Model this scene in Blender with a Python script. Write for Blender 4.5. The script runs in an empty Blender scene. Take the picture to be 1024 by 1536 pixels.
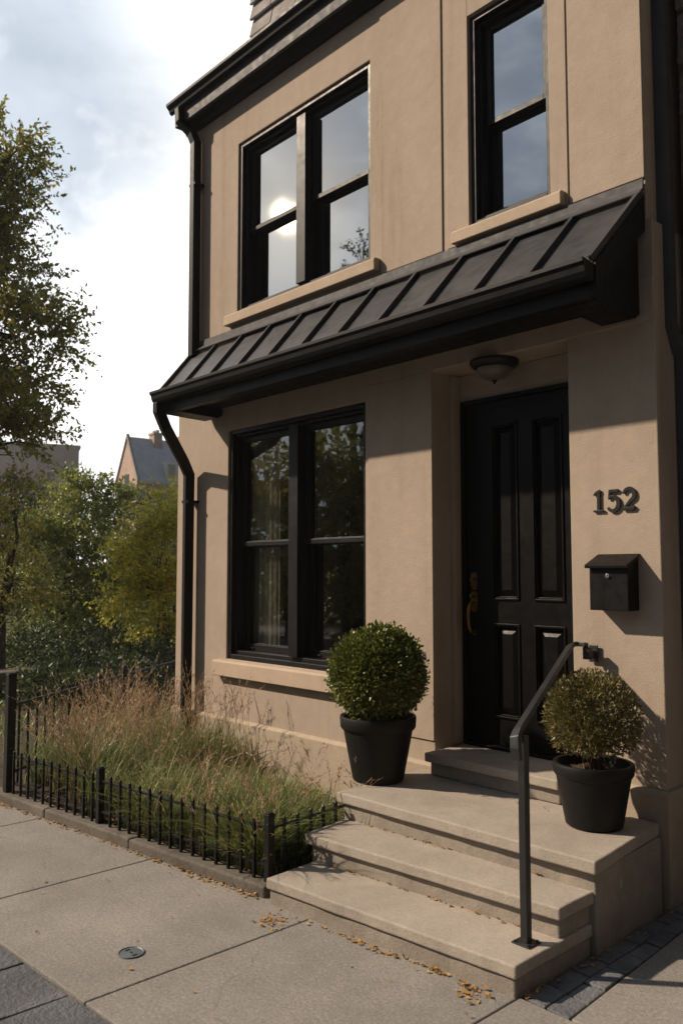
import bpy, bmesh, math, random
import numpy as np
from mathutils import Vector, Matrix
random.seed(7); rng = np.random.default_rng(7)
S = bpy.context.scene
COL = S.collection
R = math.radians

# ------------------------------------------------------------------ materials
def nodes(name):
    m = bpy.data.materials.new(name); m.use_nodes = True
    nt = m.node_tree; b = nt.nodes['Principled BSDF']
    return m, nt, b
def N(nt, t, **kw):
    n = nt.nodes.new(t)
    for k, v in kw.items():
        if k in n.inputs.keys(): n.inputs[k].default_value = v
        else: setattr(n, k, v)
    return n
def noise(nt, vec, scale, detail=4, rough=.55):
    n = N(nt, 'ShaderNodeTexNoise'); n.inputs['Scale'].default_value = scale
    n.inputs['Detail'].default_value = detail; n.inputs['Roughness'].default_value = rough
    nt.links.new(vec, n.inputs['Vector']); return n.outputs['Fac']
def ramp(nt, fac, stops):
    r = N(nt, 'ShaderNodeValToRGB'); cr = r.color_ramp
    while len(cr.elements) < len(stops): cr.elements.new(.5)
    for e, (p, c) in zip(cr.elements, stops):
        e.position = p; e.color = (c[0], c[1], c[2], 1) if len(c) == 3 else c
    nt.links.new(fac, r.inputs['Fac']); return r.outputs['Color']
def mix(nt, fac, a, b, mode='MIX'):
    n = N(nt, 'ShaderNodeMix', data_type='RGBA', blend_type=mode)
    for i, v in ((0, fac), (6, a), (7, b)):
        if hasattr(v, 'is_linked') or hasattr(v, 'links'): nt.links.new(v, n.inputs[i])
        else: n.inputs[i].default_value = v if i == 0 else (*v, 1)
    return n.outputs[2]
def bump(nt, b, h, strength=.3, dist=.01, prev=None):
    n = N(nt, 'ShaderNodeBump'); n.inputs['Strength'].default_value = strength
    n.inputs['Distance'].default_value = dist
    nt.links.new(h, n.inputs['Height'])
    if prev: nt.links.new(prev, n.inputs['Normal'])
    nt.links.new(n.outputs['Normal'], b.inputs['Normal']); return n.outputs['Normal']
def objco(nt): return N(nt, 'ShaderNodeTexCoord').outputs['Object']
def math_(nt, op, a, b, c=.5):
    n = N(nt, 'ShaderNodeMath', operation=op)
    for i, v in enumerate((a, b, c)):
        if hasattr(v, 'links'): nt.links.new(v, n.inputs[i])
        else: n.inputs[i].default_value = v
    return n.outputs[0]

def masonry(name, c1, c2, c3, grain=90, bstr=.35, bdist=.006, speck=.0, rough=.9, big=1.3, streak=False, crack=0):
    """mineral surface: broad mottling, fine grain, stains"""
    m, nt, b = nodes(name); v = objco(nt)
    base = ramp(nt, noise(nt, v, big, 6, .6), [(.3, c1), (.55, c2), (.75, c3)])
    mid = ramp(nt, noise(nt, v, 11, 6, .65), [(.3, (.93, .93, .93)), (.7, (1.05, 1.05, 1.05))])
    col = mix(nt, 1, base, mid, 'MULTIPLY')
    fine = noise(nt, v, grain, 3, .7)
    if speck:
        sp = ramp(nt, fine, [(.32, (1 - speck,) * 3), (.5, (1, 1, 1)), (.68, (1 + speck,) * 3)])
        col = mix(nt, 1, col, sp, 'MULTIPLY')
    if streak:
        mp = N(nt, 'ShaderNodeMapping'); mp.inputs['Scale'].default_value = (5.5, 5.5, .35); nt.links.new(v, mp.inputs[0])
        st_ = ramp(nt, noise(nt, mp.outputs[0], 1.0, 5, .6), [(.28, (.82, .80, .78)), (.42, (.97, .965, .96)), (.50, (1, 1, 1)), (.75, (1.03, 1.03, 1.03))])
        col = mix(nt, 1, col, st_, 'MULTIPLY')
    if crack:
        dn = N(nt, 'ShaderNodeTexNoise'); dn.inputs['Scale'].default_value = 3.5; dn.inputs['Detail'].default_value = 5; nt.links.new(v, dn.inputs['Vector'])
        dv_ = N(nt, 'ShaderNodeVectorMath', operation='MULTIPLY_ADD'); nt.links.new(dn.outputs['Color'], dv_.inputs[0]); dv_.inputs[1].default_value = (.28, .28, .28); nt.links.new(v, dv_.inputs[2])
        vo = N(nt, 'ShaderNodeTexVoronoi', feature='DISTANCE_TO_EDGE'); vo.inputs['Scale'].default_value = crack; nt.links.new(dv_.outputs[0], vo.inputs['Vector'])
        ln = ramp(nt, vo.outputs['Distance'], [(.0, (.72, .71, .70)), (.003, (1, 1, 1))]); mk_ = ramp(nt, noise(nt, v, .9, 2), [(.50, (0, 0, 0)), (.56, (1, 1, 1))])
        col = mix(nt, mk_, col, mix(nt, 1, col, ln, 'MULTIPLY'))
    if speck:
        sp2 = ramp(nt, noise(nt, v, grain * .42, 2, .5), [(.36, (1 - speck * .55,) * 3), (.47, (1, 1, 1)), (.56, (1, 1, 1)), (.66, (1 + speck * .65,) * 3)])
        col = mix(nt, 1, col, sp2, 'MULTIPLY')
    nt.links.new(col, b.inputs['Base Color']); b.inputs['Roughness'].default_value = rough
    b.inputs['Specular IOR Level'].default_value = .25
    p = bump(nt, b, noise(nt, v, 9, 5), .25, .012)
    bump(nt, b, fine, bstr, bdist, p)
    return m
def paint(name, c, rough=.4, var=.25, metal=0, bumps=.08, spec=.5):
    m, nt, b = nodes(name); v = objco(nt)
    f = noise(nt, v, 6, 6, .65)
    col = ramp(nt, f, [(.3, tuple(x * (1 - var) for x in c)), (.7, tuple(x * (1 + var) for x in c))])
    nt.links.new(col, b.inputs['Base Color'])
    r = ramp(nt, noise(nt, v, 18, 5, .6), [(.3, (rough - .07,) * 3), (.7, (rough + .12,) * 3)])
    nt.links.new(r, b.inputs['Roughness']); b.inputs['Metallic'].default_value = metal
    b.inputs['Specular IOR Level'].default_value = spec
    bump(nt, b, noise(nt, v, 60, 3), bumps, .003)
    return m
def leafmat(name, stops, rough=.45, trans=.35, spec=.4):
    m, nt, b = nodes(name)
    rnd = N(nt, 'ShaderNodeNewGeometry').outputs['Random Per Island']
    clump = noise(nt, objco(nt), 1.7, 3)
    f = math_(nt, 'ADD', math_(nt, 'MULTIPLY', rnd, .55), math_(nt, 'MULTIPLY', clump, .5))
    col = ramp(nt, f, stops)
    nt.links.new(col, b.inputs['Base Color']); b.inputs['Roughness'].default_value = rough
    b.inputs['Specular IOR Level'].default_value = spec
    t = N(nt, 'ShaderNodeBsdfTranslucent'); nt.links.new(col, t.inputs['Color'])
    ms = N(nt, 'ShaderNodeMixShader'); ms.inputs[0].default_value = trans
    nt.links.new(b.outputs[0], ms.inputs[1]); nt.links.new(t.outputs[0], ms.inputs[2])
    nt.links.new(ms.outputs[0], nt.nodes['Material Output'].inputs['Surface'])
    return m
def glass(name, refl, tint=(.75, .78, .75), wav=.0025):
    m, nt, b = nodes(name); nt.nodes.remove(b); v = objco(nt)
    g = N(nt, 'ShaderNodeBsdfGlossy'); g.inputs['Roughness'].default_value = .015
    g.inputs['Color'].default_value = (.95, .97, 1, 1)
    t = N(nt, 'ShaderNodeBsdfTransparent'); t.inputs['Color'].default_value = (*tint, 1)
    bp = N(nt, 'ShaderNodeBump'); bp.inputs['Strength'].default_value = .5; bp.inputs['Distance'].default_value = wav
    nt.links.new(noise(nt, v, 2.2, 1), bp.inputs['Height']); nt.links.new(bp.outputs[0], g.inputs['Normal'])
    fr = N(nt, 'ShaderNodeLayerWeight'); fr.inputs['Blend'].default_value = .5
    f = math_(nt, 'ADD', math_(nt, 'MULTIPLY', math_(nt, 'POWER', fr.outputs['Facing'], 4.0), .9), refl)
    ms = N(nt, 'ShaderNodeMixShader'); nt.links.new(f, ms.inputs[0])
    nt.links.new(t.outputs[0], ms.inputs[1]); nt.links.new(g.outputs[0], ms.inputs[2])
    nt.links.new(ms.outputs[0], nt.nodes['Material Output'].inputs['Surface'])
    return m

M = {}
M['stucco'] = masonry('tan stucco', (.325, .264, .208), (.356, .290, .229), (.384, .314, .250), 120, .5, .006, streak=True)
M['stucco_sill'] = masonry('cast stone trim', (.36, .285, .215), (.41, .325, .245), (.45, .36, .275), 120, .3, .004, .05)
M['plinth'] = masonry('plinth stone', (.30, .245, .19), (.36, .295, .225), (.40, .33, .255), 60, .4, .006, .05, big=2.2)
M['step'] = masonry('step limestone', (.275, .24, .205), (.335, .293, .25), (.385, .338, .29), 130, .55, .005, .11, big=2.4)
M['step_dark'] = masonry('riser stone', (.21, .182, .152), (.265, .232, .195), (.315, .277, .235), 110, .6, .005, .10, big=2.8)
M['walk'] = masonry('sidewalk concrete', (.165, .158, .148), (.232, .215, .193), (.275, .255, .228), 150, .6, .005, .28, big=1.1, crack=.75)
M['kerb'] = masonry('kerb granite', (.085, .075, .063), (.125, .11, .092), (.165, .145, .12), 70, .6, .01, .15, big=3)
M['bluestone'] = masonry('dark pavers', (.058, .062, .068), (.09, .094, .10), (.13, .133, .137), 40, .9, .014, .12, .75, big=2.6)
M['paver_strip'] = masonry('grey pavers', (.085, .09, .098), (.13, .135, .145), (.185, .19, .20), 40, .8, .012, .12, .75, big=3.5)
M['ground'] = masonry('joint dirt', (.05, .045, .037), (.07, .06, .05), (.09, .08, .066), 40, .6, .02)
M['asphalt'] = masonry('asphalt', (.04, .04, .042), (.052, .052, .054), (.065, .065, .066), 60, .6, .01, .2)
M['turf'] = masonry('worn turf', (.030, .040, .014), (.048, .060, .020), (.075, .075, .032), 35, .9, .03, .2)
M['soil'] = masonry('bed soil', (.035, .026, .018), (.055, .04, .028), (.08, .06, .04), 30, .9, .03)
M['stone'] = masonry('rough brown stone', (.15, .135, .125), (.22, .20, .185), (.30, .27, .25), 14, 1, .06, .1, big=2.5)
M['black'] = paint('black window paint', (.007, .0074, .0085), .42, spec=.22)
M['trim'] = paint('charcoal trim paint', (.055, .056, .060), .6, .15, spec=.2, bumps=.04)
M['door'] = paint('black door enamel', (.003, .003, .003), .40, .2, spec=.14)
M['gutter'] = paint('black aluminium gutter', (.0045, .005, .0057), .46, .2, spec=.16)
M['roofmetal'] = paint('standing seam steel', (.034, .036, .040), .42, .38, .2)
M['iron'] = paint('black iron', (.0055, .0058, .0065), .42, .3, bumps=.2, spec=.3)
M['rail'] = paint('rail steel', (.013, .014, .0155), .4, .3, bumps=.15)
M['pot'] = paint('charcoal planter', (.0062, .0062, .007), .5, .2, bumps=.1, spec=.25)
M['mailbox'] = paint('black powder coat', (.0035, .0035, .004), .42, .15, bumps=.15, spec=.2)
M['brass'] = paint('aged brass', (.22, .125, .042), .32, .3, 1)
M['steel'] = paint('worn steel', (.30, .30, .29), .4, .2, 1)
M['drain'] = paint('cast iron lid', (.11, .125, .135), .5, .3, .5, bumps=.5)
M['numeral'] = paint('dark bronze numeral', (.012, .011, .010), .45, .2, spec=.25)
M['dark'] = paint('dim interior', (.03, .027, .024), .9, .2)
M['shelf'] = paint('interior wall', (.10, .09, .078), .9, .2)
M['curtain'] = paint('linen curtain', (.34, .33, .30), .9, .08, bumps=.1)
M['bark'] = masonry('bark', (.03, .024, .018), (.055, .045, .035), (.08, .066, .052), 25, 1, .03)
M['twig'] = masonry('shrub stems', (.09, .06, .035), (.14, .095, .058), (.19, .13, .08), 60, .6, .006)
M['slate'] = masonry('slate', (.31, .355, .42), (.39, .435, .50), (.45, .49, .545), 30, .6, .02, .1)
M['shingle'] = masonry('weathered shingle', (.19, .175, .17), (.27, .25, .24), (.35, .33, .32), 25, .6, .01, .1, big=4)
M['concrete'] = masonry('old concrete wall', (.42, .41, .40), (.48, .47, .46), (.54, .53, .515), 8, .3, .02, .05)
M['white'] = paint('white paint', (.6, .6, .6), .5, .1)
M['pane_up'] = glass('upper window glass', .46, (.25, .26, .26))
M['pane_low'] = glass('lower window glass', .12, (.80, .81, .77))
M['frost'], _nt, _b = nodes('frosted lamp glass')
_b.inputs['Base Color'].default_value = (.17, .15, .12, 1); _b.inputs['Roughness'].default_value = .28
_b.inputs['Transmission Weight'].default_value = .25
def brickmat(name, a, b_, mortar, sc=1.0):
    m, nt, b = nodes(name); v = objco(nt)
    mp = N(nt, 'ShaderNodeMapping'); mp.inputs['Rotation'].default_value = (R(90), 0, 0); nt.links.new(v, mp.inputs[0])
    bt = N(nt, 'ShaderNodeTexBrick'); nt.links.new(mp.outputs[0], bt.inputs['Vector'])
    bt.inputs['Scale'].default_value = sc; bt.inputs['Color1'].default_value = (*a, 1); bt.inputs['Color2'].default_value = (*b_, 1)
    bt.inputs['Mortar'].default_value = (*mortar, 1); bt.inputs['Mortar Size'].default_value = .012
    col = mix(nt, 1, bt.outputs['Color'], ramp(nt, noise(nt, v, .8, 5), [(.3, (.75,) * 3), (.7, (1.15,) * 3)]), 'MULTIPLY')
    nt.links.new(col, b.inputs['Base Color']); b.inputs['Roughness'].default_value = .9
    return m
M['brick'] = brickmat('old brick', (.42, .29, .22), (.34, .235, .18), (.40, .34, .29), 2.2)
M['leaf_street'] = leafmat('street tree leaves', [(.2, (.08, .10, .022)), (.5, (.17, .185, .04)), (.8, (.34, .28, .06))], .45, .5)
M['leaf_green'] = leafmat('garden tree leaves', [(.2, (.08, .115, .035)), (.5, (.20, .25, .065)), (.75, (.36, .38, .10)), (.93, (.62, .48, .08))], .42, .32)
M['leaf_yellow'] = leafmat('turning leaves', [(.2, (.18, .23, .04)), (.45, (.36, .38, .06)), (.65, (.58, .50, .08)), (.9, (.72, .52, .09))], .45, .5)
M['leaf_olive'] = leafmat('olive leaves', [(.2, (0.098, 0.127, 0.035)), (.5, (0.215, 0.234, 0.058)), (.8, (0.488, 0.370, 0.078))], .45, .4)
M['leaf_dark'] = leafmat('dark shrub leaves', [(.2, (0.029, 0.046, 0.019)), (.6, (0.057, 0.086, 0.029)), (.9, (0.108, 0.129, 0.043))], .5, .25)
M['box'] = leafmat('boxwood leaves', [(.2, (.055, .078, .017)), (.5, (.12, .15, .033)), (.75, (.22, .24, .055)), (.95, (.36, .34, .10))], .38, .18, .4)
M['box_dry'] = leafmat('dry shrub leaves', [(.2, (.07, .072, .02)), (.5, (.13, .12, .034)), (.75, (.20, .15, .05)), (.95, (.30, .20, .09))], .42, .22, .5)
M['grass'] = leafmat('green grass blades', [(.15, (.05, .085, .022)), (.45, (.13, .18, .05)), (.68, (.25, .285, .09)), (.86, (.46, .40, .17)), (.98, (.34, .20, .09))], .45, .35)
M['plume'] = leafmat('dry grass plumes', [(.2, (.20, .125, .065)), (.5, (.34, .225, .13)), (.8, (.52, .38, .25))], .7, .35)
M['litter'] = leafmat('fallen leaves', [(.2, (.22, .11, .03)), (.5, (.36, .19, .05)), (.8, (.48, .30, .09))], .6, .2)

# ------------------------------------------------------------------ object helpers
ROOT = {}
def thing(name, label, cat, loc=(0, 0, 0), group=None):
    o = bpy.data.objects.new(name, None); COL.objects.link(o)
    o.location = loc; o['label'] = label; o['category'] = cat
    if group: o['group'] = group
    ROOT[o.name] = Vector(loc); return o
def tag(o, label, cat, group=None, kind=None):
    if kind: o['kind'] = kind
    if label: o['label'] = label
    if cat: o['category'] = cat
    if group: o['group'] = group
    return o
def link(name, me, mat, parent=None, bevel=0, seg=2):
    o = bpy.data.objects.new(name, me); COL.objects.link(o)
    me.materials.append(M[mat] if isinstance(mat, str) else mat)
    if parent is not None:
        o.parent = parent
        p = parent
        while p.parent: p = p.parent
        L = ROOT.get(p.name, Vector((0, 0, 0)))
        if L.length: me.transform(Matrix.Translation(-L))
    if bevel:
        b = o.modifiers.new('edge', 'BEVEL'); b.width = bevel; b.segments = seg; b.limit_method = 'ANGLE'; b.angle_limit = R(35)
        b.harden_normals = False
    return o
class MB:
    def __init__(s): s.bm = bmesh.new()
    def box(s, x0, x1, y0, y1, z0, z1):
        return s.prism([(x0, y0), (x1, y0), (x1, y1), (x0, y1)], z0, z1)
    def prism(s, poly, z0, z1, axis='z'):
        """polygon extruded along an axis. z: (x,y); y: (x,z); x: (y,z)"""
        def P(a, b, h): return {'z': (a, b, h), 'y': (a, h, b), 'x': (h, a, b)}[axis]
        lo = [s.bm.verts.new(P(a, b, z0)) for a, b in poly]; hi = [s.bm.verts.new(P(a, b, z1)) for a, b in poly]
        n = len(poly); fs = [s.bm.faces.new(lo[::-1]), s.bm.faces.new(hi)]
        for i in range(n): fs.append(s.bm.faces.new((lo[i], lo[(i + 1) % n], hi[(i + 1) % n], hi[i])))
        return s
    def hexa(s, c):
        v = [s.bm.verts.new(p) for p in c]
        for f in ((3, 2, 1, 0), (4, 5, 6, 7), (0, 1, 5, 4), (1, 2, 6, 5), (2, 3, 7, 6), (3, 0, 4, 7)): s.bm.faces.new([v[i] for i in f])
        return s
    def tube(s, pts, r, n=8, square=False, caps=True, ry=None, roll=0):
        pts = [Vector(p) for p in pts]; rings = []
        rr = r if isinstance(r, (list, tuple)) else [r] * len(pts)
        prev = None
        for i, p in enumerate(pts):
            if i == 0: t = pts[1] - pts[0]
            elif i == len(pts) - 1: t = pts[-1] - pts[-2]
            else: t = (pts[i + 1] - p).normalized() + (p - pts[i - 1]).normalized()
            t.normalize()
            if prev is None:
                a = Vector((0, 0, 1)) if abs(t.z) < .9 else Vector((1, 0, 0))
                u = t.cross(a).normalized()
            else:
                u = (prev - t * prev.dot(t)).normalized()
            prev = u; w = t.cross(u); ring = []
            # mitre scale so bends keep their width
            for k in range(n):
                a = 2 * math.pi * (k + (.5 if square else 0)) / n + roll
                q = math.sqrt(2) if square else 1
                ring.append(s.bm.verts.new(p + u * math.cos(a) * rr[i] * q + w * math.sin(a) * (ry if ry else rr[i]) * q))
            rings.append(ring)
        for a, b in zip(rings, rings[1:]):
            for k in range(n): s.bm.faces.new((a[k], a[(k + 1) % n], b[(k + 1) % n], b[k]))
        if caps: s.bm.faces.new(rings[0][::-1]); s.bm.faces.new(rings[-1])
        return s
    def lathe(s, prof, c, n=48, close=False):
        rings = []
        for r, z in prof:
            if r < 1e-5: rings.append([s.bm.verts.new((c[0], c[1], c[2] + z))]); continue
            rings.append([s.bm.verts.new((c[0] + r * math.cos(2 * math.pi * k / n), c[1] + r * math.sin(2 * math.pi * k / n), c[2] + z)) for k in range(n)])
        for a, b in zip(rings, rings[1:]):
            for k in range(n):
                q = [a[k % len(a)], a[(k + 1) % len(a)], b[(k + 1) % len(b)], b[k % len(b)]]
                f = []
                for x in q:
                    if x not in f: f.append(x)
                if len(f) > 2: s.bm.faces.new(f)
        return s
    def build(s, name, mat, parent=None, bevel=0, smooth=False, seg=2):
        bmesh.ops.recalc_face_normals(s.bm, faces=s.bm.faces[:])
        me = bpy.data.meshes.new(name); s.bm.to_mesh(me); s.bm.free()
        if smooth:
            me.polygons.foreach_set('use_smooth', [True] * len(me.polygons))
            try: me.set_sharp_from_angle(angle=R(38))
            except Exception: pass
        return link(name, me, mat, parent, bevel, seg)
def wall_grid(x0, x1, z0, z1, y0, y1, holes):
    """a wall in the XZ plane from y0 (front) to y1 with rectangular openings, one closed mesh"""
    b = MB(); bm = b.bm
    xs = sorted({x0, x1, *[h[0] for h in holes], *[h[1] for h in holes]}); zs = sorted({z0, z1, *[h[2] for h in holes], *[h[3] for h in holes]})
    vs = {}
    def V(x, y, z):
        k = (round(x, 5), round(y, 5), round(z, 5))
        if k not in vs: vs[k] = bm.verts.new(k)
        return vs[k]
    def solid(i, j):
        if not (0 <= i < len(xs) - 1 and 0 <= j < len(zs) - 1): return False
        cx, cz = (xs[i] + xs[i + 1]) / 2, (zs[j] + zs[j + 1]) / 2
        return not any(h[0] < cx < h[1] and h[2] < cz < h[3] for h in holes)
    for i in range(len(xs) - 1):
        for j in range(len(zs) - 1):
            if not solid(i, j): continue
            a, c, d, e = xs[i], xs[i + 1], zs[j], zs[j + 1]
            bm.faces.new((V(a, y0, d), V(c, y0, d), V(c, y0, e), V(a, y0, e))); bm.faces.new((V(a, y1, d), V(a, y1, e), V(c, y1, e), V(c, y1, d)))
            if not solid(i - 1, j): bm.faces.new((V(a, y0, d), V(a, y0, e), V(a, y1, e), V(a, y1, d)))
            if not solid(i + 1, j): bm.faces.new((V(c, y0, d), V(c, y1, d), V(c, y1, e), V(c, y0, e)))
            if not solid(i, j - 1): bm.faces.new((V(a, y0, d), V(a, y1, d), V(c, y1, d), V(c, y0, d)))
            if not solid(i, j + 1): bm.faces.new((V(a, y0, e), V(c, y0, e), V(c, y1, e), V(a, y1, e)))
    return b
def leaves(name, P, D, U, size, mat, parent=None, width=.5, fold=.25, asp=None):
    """P base points, D growth directions, U rough up vectors, size lengths -> folded four-vertex leaves in one mesh"""
    P = np.asarray(P, float); D = np.asarray(D, float); U = np.asarray(U, float); n = len(P)
    size = np.broadcast_to(np.asarray(size, float), (n,))[:, None]
    D = D / (np.linalg.norm(D, axis=1, keepdims=True) + 1e-9)
    Sd = np.cross(D, U); Sd /= (np.linalg.norm(Sd, axis=1, keepdims=True) + 1e-9); Up = np.cross(Sd, D)
    base = P; tip = P + D * size; mid = P + D * size * .45
    l = mid + Sd * size * width * .5 + Up * size * fold * .4; r = mid - Sd * size * width * .5 + Up * size * fold * .4
    V = np.stack([base, l, tip, r], 1).reshape(-1, 3)
    i = np.arange(n)[:, None] * 4
    F = np.concatenate([i + [0, 1, 2], i + [0, 2, 3]], 1).reshape(-1)
    return rawmesh(name, V, F, 3, mat, parent)
def rawmesh(name, V, F, k, mat, parent=None, smooth=False):
    me = bpy.data.meshes.new(name); nf = len(F) // k
    me.vertices.add(len(V)); me.vertices.foreach_set('co', np.asarray(V, np.float32).ravel())
    me.loops.add(len(F)); me.loops.foreach_set('vertex_index', np.asarray(F, np.int32))
    me.polygons.add(nf); me.polygons.foreach_set('loop_start', np.arange(0, nf * k, k, dtype=np.int32))
    try: me.polygons.foreach_set('loop_total', np.full(nf, k, np.int32))
    except Exception: pass
    me.update(calc_edges=True); me.validate()
    if smooth: me.polygons.foreach_set('use_smooth', [True] * nf)
    return link(name, me, mat, parent)
def unit(n):
    v = rng.normal(size=(n, 3)); return v / np.linalg.norm(v, axis=1, keepdims=True)
def blades(name, P, H, lean, w, mat, parent=None, seg=4, curl=1.0):
    """grass blades: tapered curved strips"""
    P = np.asarray(P, float); n = len(P); H = np.asarray(H, float)
    a = rng.uniform(0, 2 * np.pi, n); dirv = np.stack([np.cos(a), np.sin(a), np.zeros(n)], 1)
    lean = np.asarray(lean, float); side = np.stack([-np.sin(a + rng.normal(0, .6, n)), np.cos(a), np.zeros(n)], 1)
    rows = []
    for k in range(seg + 1):
        t = k / seg
        c = P + dirv * (lean * H * t ** (1.8 * curl))[:, None]; c[:, 2] += H * (t - .35 * lean * t ** 2.5)
        ww = np.full((n, 1), w * (1 - t) ** .7 + w * .06) if k < seg else np.full((n, 1), .0006)
        rows += [c + side * ww * .5, c - side * ww * .5]
    V = np.stack(rows, 1).reshape(-1, 3); m = 2 * (seg + 1)
    i = np.arange(n)[:, None] * m; F = []
    for k in range(seg): F.append(i + [2 * k, 2 * k + 1, 2 * k + 3, 2 * k + 2])
    return rawmesh(name, V, np.concatenate(F, 1).reshape(-1), 4, mat, parent)
def along(px, d):
    """point on the ground at depth d along the camera axis and lateral offset of image column px"""
    o = (px - 512) / 1247
    return d * (-.7352 + o * .6778), d * (.6778 + o * .7352)

# ------------------------------------------------------------------ ground, pavements, kerb
MBg = MB(); MBg.box(-400, 400, -400, 400, -.6, -.045); tag(MBg.build('ground', 'ground'), None, None, kind='structure')
MBg = MB(); MBg.box(-120, 120, -8.5, -.42, -.2, -.036); tag(MBg.build('road', 'asphalt'), None, None, kind='structure')
def yband(x): return 1.53 + (x + 3.946) * .0594
def ykerb(x): return 2.735 + (x + 3.557) * .118
b = MB(); xs = [-16.0, -14.6, -13.2, -11.9, -10.6, -9.4, -8.2, -6.98, -5.75, -4.5, -3.207, -2.062]
g = .0035
for x0, x1 in zip(xs, xs[1:]):
    if x1 <= -3.2: yb = lambda x: ykerb(x) + .04
    else: yb = lambda x: 2.95
    x0_, x1_ = x0 + g, x1 - g
    b.prism([(x0_, yband(x0_)), (x1_, yband(x1_)), (x1_, yb(x1_)), (x0_, yb(x0_))], -.06, 0)
xs = [-2.062, -.85, .4, 1.65, 2.9, 4.2, 5.5, 6.8, 8.1]
for x0, x1 in zip(xs, xs[1:]):
    x0_, x1_ = x0 + g, x1 - g
    b.prism([(x0_, yband(x0_)), (x1_, yband(x1_)), (x1_, 2.872), (x0_, 2.872)], -.06, 0)
b.prism([(-1.832, 2.88), (-.85 - g, 2.88), (-.85 - g, 4.47), (-1.93, 4.47)], -.06, .0)
xs = [-.85, .4, 1.65, 2.9, 4.2, 5.5, 6.8, 8.1]
for x0, x1 in zip(xs, xs[1:]): b.box(x0 + g, x1 - g, 2.88, 4.47, -.06, 0)
tag(b.build('sidewalk', 'walk', bevel=.006), None, None, kind='structure')

def paver_field(name, fn, rows, cols, du, dv, gap=.004):
    b = MB()
    for r in range(rows):
        off = (r % 2) * du * .5 + random.uniform(-.02, .02)
        for c in range(cols):
            u0, u1 = c * du + off + gap, (c + 1) * du + off - gap; v0, v1 = r * dv + gap, (r + 1) * dv - gap
            j = lambda: random.uniform(-.003, .003)
            p = [fn(u0 + j(), v0 + j()), fn(u1 + j(), v0 + j()), fn(u1 + j(), v1 + j()), fn(u0 + j(), v1 + j())]
            h = random.uniform(-.004, .002)
            z = [h + random.uniform(-.002, .002) for _ in range(4)]
            b.hexa([(x, y, -.06) for x, y in p] + [(p[i][0], p[i][1], z[i]) for i in range(4)])
    return tag(b.build(name, 'bluestone', bevel=.005), None, None, kind='structure')
# dark band between the walk and the street
paver_field('paving', lambda u, v: (-12.5 + u, yband(-12.5 + u) - .008 - v), 5, 52, .40, .33)
# two-course strip beside the steps
def strip(u, v):
    t = u / 1.6; xl = -2.055 - .0 * t; xr = -1.838 - .095 * t
    return xr + (xl - xr) * (v / .24), 2.878 + u
b = MB()
def strip_stones():
    for r in range(2):
        u = 0
        while u < 1.55:
            L = random.uniform(.13, .19); g = .004
            q = [strip(u + g, r * .12 + g), strip(u + L - g, r * .12 + g), strip(u + L - g, (r + 1) * .12 - g), strip(u + g, (r + 1) * .12 - g)]
            h = random.uniform(-.004, .003); z = [h + random.uniform(-.003, .003) for _ in range(4)]
            if q[0][0] - q[3][0] > .02: b.hexa([(x, y, -.06) for x, y in q] + [(q[i][0], q[i][1], z[i]) for i in range(4)])
            u += L
strip_stones()
tag(b.build('paving', 'paver_strip', bevel=.005), None, None, kind='structure')
# planting-bed kerb
b = MB(); x = -3.557
while x > -13:
    L = random.uniform(.95, 1.25); x0 = x - L; d = random.uniform(-.004, .004)
    b.prism([(x0 + .003, ykerb(x0) + d), (x - .003, ykerb(x) + d), (x - .003, ykerb(x) + .105 + d), (x0 + .003, ykerb(x0) + .105 + d)], -.05, .062 + random.uniform(-.003, .003))
    x = x0
tag(b.build('kerb', 'kerb', bevel=.012), None, None, kind='structure')
# bed soil: a gently uneven sheet
b = MB(); nx, ny = 60, 16; vs = {}
for i in range(nx + 1):
    X = -13 + (13 - 3.5) * i / nx
    for j in range(ny + 1):
        Y = ykerb(X) + .10 + (4.6 - ykerb(X) - .10) * j / ny if X > -6.9 else ykerb(X) + .10 + (9 - ykerb(X)) * j / ny
        vs[i, j] = b.bm.verts.new((X, Y, .055 + .02 * random.random()))
for i in range(nx):
    for j in range(ny): b.bm.faces.new((vs[i, j], vs[i + 1, j], vs[i + 1, j + 1], vs[i, j + 1]))
tag(b.build('garden_bed', 'soil', smooth=True), None, None, kind='structure')
# a broad lawn behind, under the trees
b = MB(); b.box(-60, -6.95, 9.0, 60, -.04, .05); b.box(-60, -13, 2.0, 9, -.04, .045)
tag(b.build('lawn', 'turf'), None, None, kind='structure')

# drain lid in the walk
t = thing('drain_cover', 'small round grey metal drain lid set in the sidewalk slab', 'drain cover', (-3.467, 1.917, 0))
MB().lathe([(0, .003), (.05, .003), (.053, .006), (.058, .006), (.06, .001)], (-3.467, 1.917, 0), 40).build('lid', 'drain', t, smooth=True)
b = MB(); b.box(-3.475, -3.459, 1.914, 1.920, .0032, .0055); b.box(-3.505, -3.495, 1.906, 1.928, .0032, .005); b.box(-3.44, -3.43, 1.906, 1.928, .0032, .005); b.build('slot', 'iron', t)

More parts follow.
